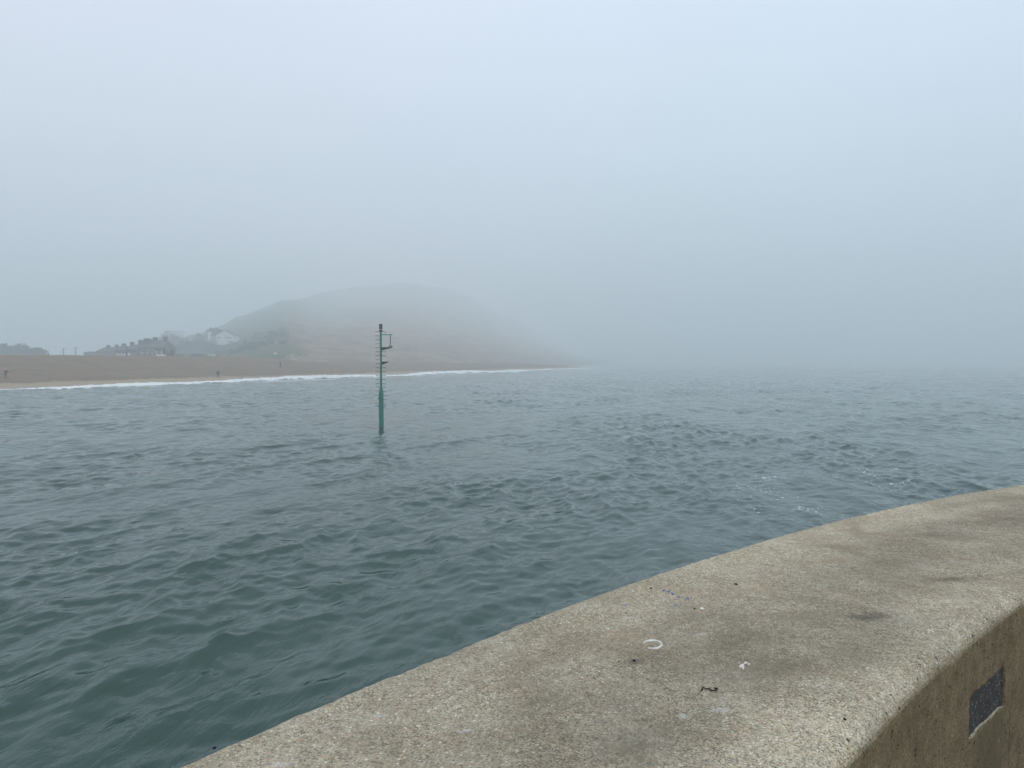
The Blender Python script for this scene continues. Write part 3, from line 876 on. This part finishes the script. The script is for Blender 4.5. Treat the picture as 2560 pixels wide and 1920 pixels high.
def build_flecks():
    rd = random.Random(5); mb = MB()
    spots = [(1910, 1191, 34, 7, 26), (1867, 1218, 34, 8, 34), (1933, 1226, 30, 6, 18), (1894, 1273, 34, 7, 22), (2011, 1273, 26, 8, 26), (2054, 1269, 16, 6, 8),
             (2163, 1175, 44, 6, 40), (2244, 1205, 52, 7, 34), (1960, 1240, 60, 16, 16), (1850, 1235, 90, 26, 14), (2050, 1285, 30, 6, 6), (1160, 1208, 14, 4, 7), (2200, 1188, 60, 12, 18), (880, 1080, 22, 8, 5)]
    px = []; sz = []
    for (x, y, sx, sy, n) in spots:
        for k in range(int(n * .65)):
            px.append((x + rd.gauss(0, .5) * sx, y + rd.gauss(0, .5) * sy)); sz.append(rd.uniform(.6, 1.8) * (1.7 if rd.random() < .12 else 1))
    P = np.array([at_z(x, y, 0.0)[:2] for x, y in px])
    rr = np.hypot(P[:, 0], P[:, 1]); dx, dy, dz = sea_disp(P[:, 0], P[:, 1], rr * .0039)
    for i in range(len(P)):
        r0 = rr[i] / 1800 * 1.0 * sz[i]
        c = (P[i, 0] + dx[i], P[i, 1] + dy[i], dz[i] + .006)
        n = 7; ph = rd.random() * 6; vs = []
        for k in range(n):
            t = 2 * math.pi * k / n; s = rd.uniform(.6, 1.2) * r0
            vs.append((c[0] + 1.8 * s * math.cos(t + ph), c[1] + 1.5 * s * math.sin(t + ph), c[2]))
        vs.append((c[0], c[1], c[2] + r0 * .35))
        mb.add(vs, [(k, (k + 1) % n, n) for k in range(n)])
    m = plain('foam_flecks', (0.62, 0.66, 0.67), .7, .05)
    o = mb.build('sea_foam', m); o['kind'] = 'stuff'
    tag(o, 'scattered white flecks of foam floating on the water near the wall', 'foam')
build_flecks()

# ------------------------------------------------------------------ vegetation
def foliage(mb, c, r, n, rd, leaf=.35):
    for k in range(n):
        d = Vector((rd.gauss(0, 1), rd.gauss(0, 1), rd.gauss(0, 1))).normalized() * (rd.random() ** .35)
        p = Vector((c[0] + d.x * r[0], c[1] + d.y * r[1], c[2] + d.z * r[2]))
        s = leaf * rd.uniform(.6, 1.4)
        a = Vector((rd.gauss(0, 1), rd.gauss(0, 1), rd.gauss(0, 1))).normalized(); b = a.orthogonal().normalized(); c2 = a.cross(b)
        mb.add([p + b * s, p + c2 * s * .7, p - b * s, p - c2 * s * .7], [(0, 1, 2, 3)])

def tree(x, top, half, Y, ground_z, seed, label, group, n=900):
    rd = random.Random(seed); p = at(x, top, Y)
    h = p.z - ground_z; rw = half * Y / 1800
    root = empty('tree', (p.x, p.y, ground_z)); tag(root, label, 'tree', group)
    tr = MB(); tr.tube((0, 0, -.4), (rw * .08, 0, h * .45), rw * .09, rw * .05, 8)
    for k in range(5):
        a = rd.random() * 6.28
        tr.tube((rw * .06, 0, h * rd.uniform(.25, .42)), (rw * .55 * math.cos(a), rw * .55 * math.sin(a), h * rd.uniform(.5, .75)), rw * .035, rw * .015, 6)
    tr.build('trunk', M['bark'], root)
    cr = MB(); m = 9
    for k in range(m):
        a = rd.random() * 6.28; q = rd.random() ** .5
        c = (rw * .62 * q * math.cos(a), rw * .62 * q * math.sin(a), h * (.34 + .46 * rd.random() * (1 - .5 * q)))
        s = rw * rd.uniform(.30, .48)
        foliage(cr, c, (s, s, min(s, h * .28)), n // m, rd, .16 + rw * .045)
    foliage(cr, (0, 0, h * .78), (rw * .45, rw * .45, h * .2), n // m, rd, .16 + rw * .045)
    foliage(cr, (0, 0, h * .30), (rw * .95, rw * .9, h * .30), n // 2, rd, .22 + rw * .05)
    foliage(cr, (0, 0, h * .55), (rw * .75, rw * .7, h * .28), n // 3, rd, .22 + rw * .05)
    cr.build('crown', M['leaf'], root)

GZ = 5.0
tree(10, 857, 36, 359, GZ, 1, 'rounded hazy tree cut by the picture edge behind shingle bank', 'trees behind the shingle bank')
tree(52, 856, 36, 368, GZ, 2, 'rounded hazy tree, middle one of the clump behind shingle bank', 'trees behind the shingle bank')
tree(94, 867, 26, 363, GZ, 3, 'lowest tree sloping down at the end of the clump nearest the lamp posts', 'trees behind the shingle bank')
tree(430, 857, 28, 408, GZ, 4, 'low hazy tree right behind the red panel', 'trees between the terrace and the hill', 600)
tree(462, 842, 30, 444, GZ, 5, 'grey green tree between terrace and hill, second from the red panel', 'trees between the terrace and the hill', 700)
tree(496, 830, 36, 468, GZ, 6, 'tallest rounded tree just before the white gabled house', 'trees between the terrace and the hill', 900)
tree(528, 846, 26, 435, GZ, 7, 'hazy tree standing right below the white gabled house', 'trees between the terrace and the hill', 600)
tree(538, 816, 26, 457, 18, 10, 'faint hazy tree rising behind roof of white gabled house', 'trees between the terrace and the hill', 600)
tree(420, 826, 40, 520, 10, 11, 'very faint hazy tree beside the pale block far behind the terrace', 'trees between the terrace and the hill', 700)

def build_scrub():
    rd = random.Random(77); mb = MB()
    for k in range(150):
        x = rd.uniform(440, 720); f = (x - 440) / 280
        y = 880 - 42 * f * rd.random() - rd.uniform(0, 16)
        Y = rd.uniform(330, 430)
        p = at(x, y, Y); z = hill_z(p.x, p.y)
        s = rd.uniform(.8, 2.2)
        foliage(mb, (p.x, p.y, z + s * .3), (s * 1.5, s * 1.5, s * .8), 34, rd, .42)
    o = mb.build('scrub', M['leaf']); o['kind'] = 'stuff'
    tag(o, 'dark scrub scattered over the green slope below the hill', 'scrub')
build_scrub()

# ------------------------------------------------------------------ buildings behind the bank
def window(parent, x, z, w_, h_, y, mat='glass'):
    f = MB().box(x - w_ / 2 - .07, x + w_ / 2 + .07, y - .06, y + .02, z - .07, z + h_ + .07).build('window', M['white'], parent)
    MB().box(x - w_ / 2, x + w_ / 2, y - .075, y - .061, z, z + h_).build('pane', M[mat], f)
    MB().box(x - .03, x + .03, y - .09, y - .076, z, z + h_).build('glazing_bar', M['white'], f)
    MB().box(x - w_ / 2 - .12, x + w_ / 2 + .12, y - .14, y + .02, z - .16, z - .072).build('sill', M['white'], f)

def chimney(roof, x, w_, z0, z1, d=.9, pots=2):
    c = MB().box(x - w_ / 2, x + w_ / 2, -d / 2, d / 2, z0, z1 - .45)
    c.box(x - w_ / 2 - .07, x + w_ / 2 + .07, -d / 2 - .07, d / 2 + .07, z1 - .449, z1 - .30)
    for k in range(pots):
        px = x + (k - (pots - 1) / 2) * w_ / (pots + .3)
        c.lathe([(.13, z1 - .31), (.11, z1)], (px, 0, 0), 8)
    c.build('chimney', M['brick'], roof)

def terrace_house(x0, x1, ridge, eave, Y, wall_mat, chims, label, group, wins=(), depth=8.0, dormer=None, hip=0.0):
    s = Y / 1800
    xm = (x0 + x1) / 2; p = at(xm, eave, Y); W = (x1 - x0) * s; ez = p.z - GZ; rz = at(xm, ridge, Y).z - GZ
    root = empty('terraced_house', (p.x, p.y, GZ)); tag(root, label, 'house', group)
    MB().prism([(-W / 2, -1), (W / 2, -1), (W / 2, ez), (-W / 2, ez)], 0, depth).build('wall', M[wall_mat], root)
    mb = MB(); e = .25
    vs = [(-W / 2 - .1, -e, ez - .05), (W / 2 + .1, -e, ez - .05), (W / 2 + .1, depth + e, ez - .05), (-W / 2 - .1, depth + e, ez - .05), (-W / 2 - .1 + hip, depth / 2, rz), (W / 2 + .1 - hip, depth / 2, rz)]
    mb.add(vs, [(0, 1, 5, 4), (2, 3, 4, 5), (3, 0, 4), (1, 2, 5), (0, 3, 2, 1)])
    roof = mb.build('roof', M['slate'], root)
    for (cx, cw, cy) in chims:
        lx = (cx - xm) * s; top = at(cx, cy, Y).z - GZ
        c = empty; q = MB(); w_ = cw * s; z0 = rz - .9
        q.box(lx - w_ / 2, lx + w_ / 2, depth / 2 - .5, depth / 2 + .5, z0, top - .42)
        q.box(lx - w_ / 2 - .06, lx + w_ / 2 + .06, depth / 2 - .56, depth / 2 + .56, top - .419, top - .28)
        for k in (-1, 1): q.lathe([(.13, top - .29), (.10, top)], (lx + k * w_ * .25, depth / 2, 0), 8)
        q.build('chimney', M['brick'], roof)
    if dormer:
        dx0, dx1, dy = dormer; a, b = (dx0 - xm) * s, (dx1 - xm) * s; t = at(xm, dy, Y).z - GZ
        MB().prism([(a, ez + .4), (b, ez + .4), (b, t - .5), ((a + b) / 2, t), (a, t - .5)], 1.4, depth / 2 + .4).build('dormer', M['slate'], roof)
    for (wx, wz) in wins: window(root, (wx - xm) * s, wz, .9, 1.3, 0)
    return root

TG = 'terraced houses behind the bank'
terrace_house(209, 247, 879, 881, 300, 'render_tan', [], 'low flat-roofed building at the lower end of the terrace', TG, [(222, 1.0), (236, 1.0)], 7)
terrace_house(240, 285, 867, 878, 294, 'render_tan', [(257.5, 6.5, 861), (278.5, 6.5, 860)], 'small house with hipped roof and two slim chimneys', TG, [(252, 1.0), (268, 1.0)], 8, None, 1.6)
terrace_house(287, 314, 865, 875, 290, 'brick', [(296.5, 8.5, 857)], 'narrow terraced house with one chimney beside the hipped roof house', TG, [(294, 1.2), (306, 1.2)])
terrace_house(314.5, 344, 861, 873, 286, 'brick', [(317.5, 8.5, 853), (339, 9, 848)], 'middle terraced house of the row with two tall chimneys', TG, [(324, 1.2), (335, 1.2)])
terrace_house(345, 411, 850, 868, 280, 'brick', [(349.5, 6, 849), (374, 9.5, 841), (400, 9, 840)], 'largest and tallest terraced house with three chimneys and a dormer', TG, [(355, 1.0), (368, 1.0), (381, 1.0), (355, 3.0), (368, 3.0), (381, 3.0)], 9, (354, 366, 845), .9)

def build_white_house():
    Y = 440; s = Y / 1800; p = at(552, 849, Y); z0 = p.z
    root = empty('gabled_house', (p.x, p.y, z0)); tag(root, 'white gabled house standing alone on the green hillside', 'house')
    def lx(x): return (x - 552) * s
    def lz(y): return (849 - y) * s
    MB().prism([(lx(541), -3), (lx(584), -3), (lx(584), lz(838)), (lx(561.5), lz(826)), (lx(541), lz(838))], 0, 9).build('wall', M['white'], root)
    for sgn in (-1, 1):
        pass
    mb = MB(); r, e, h = lx(561.5), .5, .25
    for xe in (lx(539), lx(586)):
        ze = lz(839.5)
        vs = [(r, -.4, lz(825.6)), (xe, -.4, ze), (xe, 9.4, ze), (r, 9.4, lz(825.6))]
        vs += [(x, y, z + h) for x, y, z in vs]
        mb.add(vs, [(0, 1, 2, 3), (7, 6, 5, 4), (0, 4, 5, 1), (1, 5, 6, 2), (2, 6, 7, 3), (3, 7, 4, 0)])
    mb.build('roof', M['slate'], root)
    MB().box(lx(521), lx(541) - .01, 1.0, 7, -3, lz(839)).build('side_wing', M['cream'], root)
    MB().prism([(lx(520), lz(839)), (lx(541) - .02, lz(839)), (lx(541) - .02, lz(833)), (lx(529), lz(833))], .9, 7.1).build('wing_roof', M['slate'], root)
    MB().box(lx(518.5), lx(525), .2, 2.2, -2.0, lz(829.5)).build('turret', M['white'], root)
    for x in (546, 550, 565.5, 569, 573, 577): window(root, lx(x), lz(847), .42, 1.3, 0)
    for x in (529, 533): window(root, lx(x), lz(846), .5, .9, 1.0)
    MB().box(lx(558), lx(562.5), -.3, -.05, lz(848.5), lz(842)).build('porch', M['white'], root)
    mb = MB().box(lx(524), lx(545), -1.0, -.8, -3, -.1); mb.build('terrace_wall', M['cream'], root)
build_white_house()

def build_far_block():
    Y = 820; s = Y / 1800; p = at(432, 858, Y)
    root = empty('apartment_block', (p.x, p.y, p.z - 4)); tag(root, 'very faint pale flat-roofed block far behind the terrace', 'building')
    h0 = 4
    def lx(x): return (x - 432) * s
    def lz(y): return (858 - y) * s + h0
    MB().box(lx(414), lx(452), 0, 9, -2, lz(829)).build('wall', M['cream'], root)
    MB().box(lx(412), lx(454), -.5, 9.5, lz(829) + .002, lz(827)).build('roof', M['slate'], root)
    for i, x in enumerate((420, 427, 434, 441, 447)):
        for y in (838, 848, 855): window(root, lx(x), lz(y), .8, 1.1, 0)
build_far_block()

# ------------------------------------------------------------------ things along the top of the bank
def on_bank(x, Y):
    p = at(x, 888, Y); u, t = ut(p.x, p.y); return Vector((p.x, p.y, float(beach_z(u, t))))

def build_kiosk():
    Y = 212; s = Y / 1800; p = at(398.5, 891.5, Y)
    root = empty('kiosk', (p.x, p.y, p.z)); tag(root, 'small white slatted kiosk in front of the tallest terraced house', 'kiosk')
    def lx(x): return (x - 398.5) * s
    def lz(y): return (891.5 - y) * s
    MB().box(lx(390), lx(407), 0, 1.6, -.6, lz(886)).build('base_panel', M['white'], root)
    for x in (390.4, 402.8, 406.2): MB().box(lx(x - .5), lx(x + .5), 0.01, .12, lz(886) + .002, lz(875)).build('post', M['white'], root)
    MB().box(lx(390.2), lx(406.8), .3, 1.55, lz(886) + .002, lz(875)).build('back_panel', M['dark'], root)
    for k in range(6):
        z = lz(885.3 - k * 1.7); MB().box(lx(391), lx(402.2), .05, .12, z, z + .10).build('slat', M['cream'], root)
    MB().box(lx(389), lx(408), -.1, 1.7, lz(875) + .002, lz(873.6)).build('roof', M['slate'], root)
build_kiosk()

def build_low_wall():
    Y = 214; s = Y / 1800; p = at(302, 889.5, Y)
    root = empty('garden_wall', (p.x, p.y, p.z)); tag(root, 'low white wall with upright piers in front of the terrace', 'wall')
    MB().box(-11 * s, 9.6 * s, 0, .3, -.8, 4.6 * s).build('wall', M['cream'], root)
    for x in (-10.5, -5, 1.5, 9.2): MB().box((x - .7) * s, (x + .7) * s, -.06, .36, -.8, 6.0 * s).build('pier', M['white'], root)
    p = at(320.5, 889, Y); r2 = empty('door_porch', (p.x, p.y, p.z)); tag(r2, 'narrow white porch beside the dark pole before the terrace', 'porch')
    MB().box(-1.6 * s, 1.6 * s, 0, .8, -.8, 7 * s).build('wall', M['white'], r2)
    MB().box(-2.1 * s, 2.1 * s, -.15, .95, 7 * s + .002, 7.8 * s).build('roof', M['slate'], r2)
build_low_wall()

def pole(name, x, top, bot, Y, r, label, cat, group=None, head=None):
    p = at(x, bot, Y); h = at(x, top, Y).z - p.z
    root = empty(name, p); tag(root, label, cat, group)
    MB().tube((0, 0, -.6), (0, 0, h), r, r * .7, 8).build('shaft', M['dark'], root)
    if head == 'lamp':
        MB().box(-.09, .55, -.09, .09, h, h + .10).build('lamp_head', M['dark'], root)
    elif head == 'cap':
        MB().lathe([(r * 1.6, h - .1), (r * 1.4, h + .06)], n=8).build('cap', M['dark'], root)
pole('lamp_post', 158.5, 873, 889, 200, .085, 'lamp post on the bank, the one nearer the tree clump', 'lamp post', 'lamp posts on the bank', 'lamp')
pole('lamp_post', 189.5, 869.5, 889, 196, .085, 'taller lamp post on the bank, the one nearer the terrace', 'lamp post', 'lamp posts on the bank', 'lamp')
pole('telegraph_pole', 317, 868, 889.5, 210, .13, 'dark pole standing in front of the brick terrace', 'pole', None, 'cap')
pole('bollard', 121, 883.5, 889, 190, .13, 'short dark bollard on the bank at the end of the tree clump', 'bollard', None, 'cap')
pole('marker_post', 429.5, 875.5, 893, 208, .27, 'thick dark upright post right beside the red panel', 'post', None, 'cap')

def build_red_panel():
    Y = 209; s = Y / 1800; p = at(420, 893, Y)
    root = empty('notice_panel', p); tag(root, 'faded red panel on two legs between white kiosk and dark post', 'panel')
    MB().box(-3.6 * s, 3.6 * s, 0, .08, 3 * s, 13 * s).build('board', M['red'], root)
    for x in (-3, 3): MB().box((x - .5) * s, (x + .5) * s, .085, .2, -.6, 13 * s).build('leg', M['wood'], root)
build_red_panel()

def boat(x0, x1, ytop, ybot, Y, mat, label):
    s = Y / 1800; xm = (x0 + x1) / 2; p = at(xm, ybot, Y); L = (x1 - x0) * s; h = max((ybot - ytop) * s, .45)
    root = empty('rowing_boat', p); tag(root, label, 'boat', 'boats laid up behind the bank')
    n, m = 15, 9; V = []
    for i in range(n):
        f = i / (n - 1) * 2 - 1; b = .85 * (1 - abs(f) ** 2.6) ** .8 + .02; hh = h * (.80 + .20 * (1 - f * f))
        for j in range(m):
            a = math.pi * j / (m - 1); V.append((f * L / 2, -b * math.cos(a), hh * math.sin(a) ** .75 if 0 < j < m - 1 else 0))
    hull = mesh_np('hull', V, grid_quads(n, m, True)); obj('hull', hull, M[mat], root)
    k = MB()
    for i in range(n - 1):
        f0, f1 = i / (n - 1) * 2 - 1, (i + 1) / (n - 1) * 2 - 1
        k.box(f0 * L / 2, f1 * L / 2, -.03, .03, h * (.80 + .20 * (1 - max(f0 * f0, f1 * f1))) - .03, h * (.80 + .20 * (1 - max(f0 * f0, f1 * f1))) + .07)
    k.build('keel', M['wood'], root)
    MB().box(-L * .46, L * .46, -.85, -.80, 0.0, .08).build('gunwale', M['white'], root)
boat(433, 456, 885.5, 893, 214, 'blue_tarp', 'upturned blue grey boat next to the dark post')
boat(478, 512, 884.5, 892.5, 220, 'blue_tarp', 'longest upturned blue grey boat, middle one of three')
boat(519, 540, 884.8, 891, 226, 'pale_hull', 'upturned pale green boat nearest the grass slope')

def build_sign():
    Y = 252; s = Y / 1800; p = at(688, 897, Y); u, t = ut(p.x, p.y)
    root = empty('sign_board', p); tag(root, 'small white sign board on two posts at the cliff foot', 'sign')
    MB().box(-3.2 * s, 3.2 * s, 0, .06, 11 * s, 16 * s).build('board', M['white'], root)
    for x in (-2.4, 2.4): MB().box((x - .35) * s, (x + .35) * s, .065, .16, -1.2, 15 * s).build('post', M['wood'], root)
build_sign()

# slumped clay at the foot of the cliff
def build_slump():
    p = at(742, 908, 250); rd = random.Random(9)
    m, t, bs = new_mat('slumped_clay'); g = NB(t); co = g.coord(); n = g.noise(co, .5, 5, .65)
    g.put(bs.inputs['Base Color'], g.ramp(n, [(.3, (.16, .12, .085)), (.5, (.26, .20, .135)), (.7, (.36, .29, .20))])); bs.inputs['Roughness'].default_value = .95
    for i, (x, y, Y, hw, ht, lab) in enumerate([(722, 902, 250, 4.2, 5.0, 'pale slumped clay mound at the cliff foot beside the white sign'), (752, 905, 256, 5.2, 6.4, 'largest slumped clay mound at the foot of the brown cliff'),
                                      (800, 906, 268, 4.0, 3.0, 'low clay mound at the cliff foot towards the beacon')]):
        q = at(x, y, Y); n_ = 44
        A = np.linspace(-1, 1, n_); GX, GY = np.meshgrid(A, A); rr = np.hypot(GX, GY)
        H = np.clip(1 - rr, 0, 1) ** .8 * (1 + .5 * fbm(GX * 2.2 + i * 7, GY * 2.2, oct=4, seed=120 + i)) + .12 * fbm(GX * 6, GY * 6, oct=3, seed=130 + i) * (rr < .95)
        V = np.stack([GX * hw, GY * hw * 1.3, H * ht * .62 - .8], -1).reshape(-1, 3)
        o = obj('clay_mound', mesh_np('clay_mound', V, grid_quads(n_, n_)), m, None, q); tag(o, lab, 'mound', 'slumped clay at the cliff foot')
build_slump()

# ------------------------------------------------------------------ people on the beach
def person(foot, height, heading, joints, label, cap=None, pack=False):
    """one skinned body; joints in a 1.75 m figure, x = forward, y = left, z = up"""
    J = dict(pelvis=(0, 0, .95), chest=(.02, 0, 1.30), neck=(.03, 0, 1.48), head=(.05, 0, 1.60), crown=(.05, 0, 1.72),
             sl=(.02, .19, 1.42), el=(.05, .25, 1.15), hl=(.20, .22, .95), fl=(.27, .20, .92), sr=(.02, -.19, 1.42), er=(.05, -.25, 1.15), hr=(.20, -.22, .95), fr=(.27, -.20, .92),
             ll=(0, .10, .90), kl=(.04, .12, .50), al=(0, .13, .08), tl=(.18, .14, .04), lr=(0, -.10, .90), kr=(.04, -.12, .50), ar=(0, -.13, .08), tr=(.18, -.14, .04))
    J.update(joints)
    rad = dict(pelvis=.155, chest=.175, neck=.07, head=.105, crown=.07, sl=.085, el=.06, hl=.042, fl=.035, sr=.085, er=.06, hr=.042, fr=.035,
               ll=.10, kl=.075, al=.055, tl=.05, lr=.10, kr=.075, ar=.055, tr=.05)
    names = list(J); E = [('pelvis', 'chest'), ('chest', 'neck'), ('neck', 'head'), ('head', 'crown'), ('chest', 'sl'), ('sl', 'el'), ('el', 'hl'), ('hl', 'fl'), ('chest', 'sr'), ('sr', 'er'), ('er', 'hr'), ('hr', 'fr'),
         ('pelvis', 'll'), ('ll', 'kl'), ('kl', 'al'), ('al', 'tl'), ('pelvis', 'lr'), ('lr', 'kr'), ('kr', 'ar'), ('ar', 'tr')]
    k = height / 1.75
    me = bpy.data.meshes.new('tmp'); me.from_pydata([tuple(c * k for c in J[n]) for n in names], [(names.index(a), names.index(b)) for a, b in E], [])
    o = bpy.data.objects.new('tmp', me); COL.objects.link(o)
    md = o.modifiers.new('skin', 'SKIN'); md.use_smooth_shade = True
    for i, n in enumerate(names):
        sv = me.skin_vertices[0].data[i]; sv.radius = (rad[n] * k, rad[n] * k); sv.use_root = (n == 'pelvis')
    o.modifiers.new('sub', 'SUBSURF').levels = 1
    dg = bpy.context.evaluated_depsgraph_get()
    bm_ = bpy.data.meshes.new_from_object(o.evaluated_get(dg))
    bpy.data.objects.remove(o); bm_.name = 'person'
    for m_ in ('jacket', 'trousers', 'skin'): bm_.materials.append(M[m_])
    hd = Vector(J['head']) * k; waist = J['pelvis'][2] * k - .02; hands = [Vector(J[n]) * k for n in ('fl', 'fr')]
    for p in bm_.polygons:
        c = p.center
        p.material_index = 2 if ((c - hd).length < .15 * k and c.z > J['neck'][2] * k + .02) or min((c - h).length for h in hands) < .07 else (1 if c.z < waist else 0)
    root = bpy.data.objects.new('person', bm_); COL.objects.link(root); root.location = foot; root.rotation_euler = (0, 0, heading)
    tag(root, label, 'person', 'people on the beach')
    if cap:
        c = Vector(J['crown']) * k
        q = MB().ball((c.x, c.y, c.z - .06), .125, 1, 1, .8, 10, 6); q.box(c.x + .08, c.x + .20, -.07, .07, c.z - .09, c.z - .065)
        q.build('cap', M[cap], root, smooth=True)
    else:
        c = Vector(J['head']) * k
        MB().ball((c.x - .015, c.y, c.z + .045), .118, 1, 1, .95, 10, 6).build('hair', M['trousers'], root, smooth=True)
    if pack:
        a, b = Vector(J['pelvis']) * k, Vector(J['chest']) * k
        d = (b - a).normalized(); nrm = Vector((-d.z, 0, d.x)); c = b * .72 + a * .28 + nrm * .24
        bm2 = bmesh.new(); bmesh.ops.create_cube(bm2, size=1)
        bmesh.ops.bevel(bm2, geom=bm2.edges[:], offset=.14, segments=2, affect='EDGES')
        mt = Matrix((nrm, Vector((0, 1, 0)), d)).transposed()
        for v in bm2.verts: v.co = c + mt @ Vector((v.co.x * .30, v.co.y * .40, v.co.z * .62))
        me2 = bpy.data.meshes.new('backpack'); bm2.to_mesh(me2); bm2.free(); obj('backpack', me2, M['jacket'], root)
    return root, k

def rod(root, a, b, label, bend=.15):
    mw = Matrix.Translation(root.location) @ Matrix.Rotation(root.rotation_euler.z, 4, 'Z')
    A, B = mw @ Vector(a), mw @ Vector(b); mb = MB(); n = 8; prev = A
    for i in range(1, n + 1):
        f = i / n; p = A.lerp(B, f) + Vector((0, 0, -bend * f * f + bend * f))
        mb.tube(prev, p, .020 - .012 * (f - 1 / n), .020 - .012 * f, 6); prev = p
    mb.ball(A.lerp(B, .08) + Vector((0, 0, -.07)), .05, n=6, m=4)
    tag(mb.build('fishing_rod', M['dark']), label, 'fishing rod')

p1 = beach_hit(14, 947)
r1, k1 = person(p1, 1.78, R(-18), dict(sl=(.04, .19, 1.43), el=(.22, .24, 1.20), hl=(.50, .16, 1.16), fl=(.58, .14, 1.15), sr=(.04, -.19, 1.43), er=(.22, -.22, 1.16), hr=(.62, -.14, 1.10), fr=(.70, -.13, 1.09), kl=(.08, .13, .50), kr=(-.02, -.12, .50), ar=(-.08, -.13, .08), tr=(.10, -.14, .04)),
                'person in dark clothes and white cap holding a rod near picture edge', cap='cap')
rod(r1, (.45, 0.0, 1.10), (3.6, 0.1, 1.75), 'long thin fishing rod held by the person in white cap')
p2 = beach_hit(545, 944)
r2, k2 = person(p2, 1.72, R(-10), dict(pelvis=(-.08, 0, .90), chest=(.14, 0, 1.18), neck=(.28, 0, 1.30), head=(.36, 0, 1.38), crown=(.42, 0, 1.48), sl=(.16, .19, 1.25), sr=(.16, -.19, 1.25), el=(.34, .24, 1.04), hl=(.58, .18, 1.04), fl=(.66, .16, 1.04), er=(.34, -.24, 1.0), hr=(.56, -.18, 1.0), fr=(.63, -.16, 1.0),
                ll=(-.06, .10, .85), lr=(-.06, -.10, .85), kl=(.08, .11, .48), al=(.02, .12, .08), tl=(.20, .13, .04), kr=(-.02, -.11, .46), ar=(-.12, -.12, .08), tr=(.06, -.13, .04)), 'stooping person in dark clothes with a backpack near the surf', pack=True)
p3 = beach_hit(701, 920.6)
r3, k3 = person(p3, 1.75, R(-60), dict(sr=(.02, -.20, 1.43), er=(.10, -.30, 1.62), hr=(.14, -.27, 1.88), fr=(.15, -.26, 1.96), kl=(.05, .20, .50), al=(.02, .28, .08), tl=(.18, .30, .04), kr=(.05, -.20, .50), ar=(.02, -.28, .08), tr=(.18, -.30, .04)), 'faint far person standing legs apart with one arm raised')

# ------------------------------------------------------------------ sea fog: one closed box of even air
def build_haze():
    mb = MB().box(-2800, 2800, -2800, 2800, -8, 200)
    o = mb.build('haze', None)
    m = bpy.data.materials.new('haze_air'); m.use_nodes = True; t = m.node_tree; t.nodes.clear()
    out = t.nodes.new('ShaderNodeOutputMaterial'); v = t.nodes.new('ShaderNodeVolumePrincipled')
    v.inputs['Color'].default_value = (0.885, 0.975, 1.0, 1); v.inputs['Density'].default_value = HAZE_DENSITY
    v.inputs['Anisotropy'].default_value = 0.0
    t.links.new(v.outputs[0], out.inputs['Volume'])
    o.data.materials.append(m); o['kind'] = 'stuff'; tag(o, 'pale sea fog hanging over the whole bay', 'fog')
build_haze()
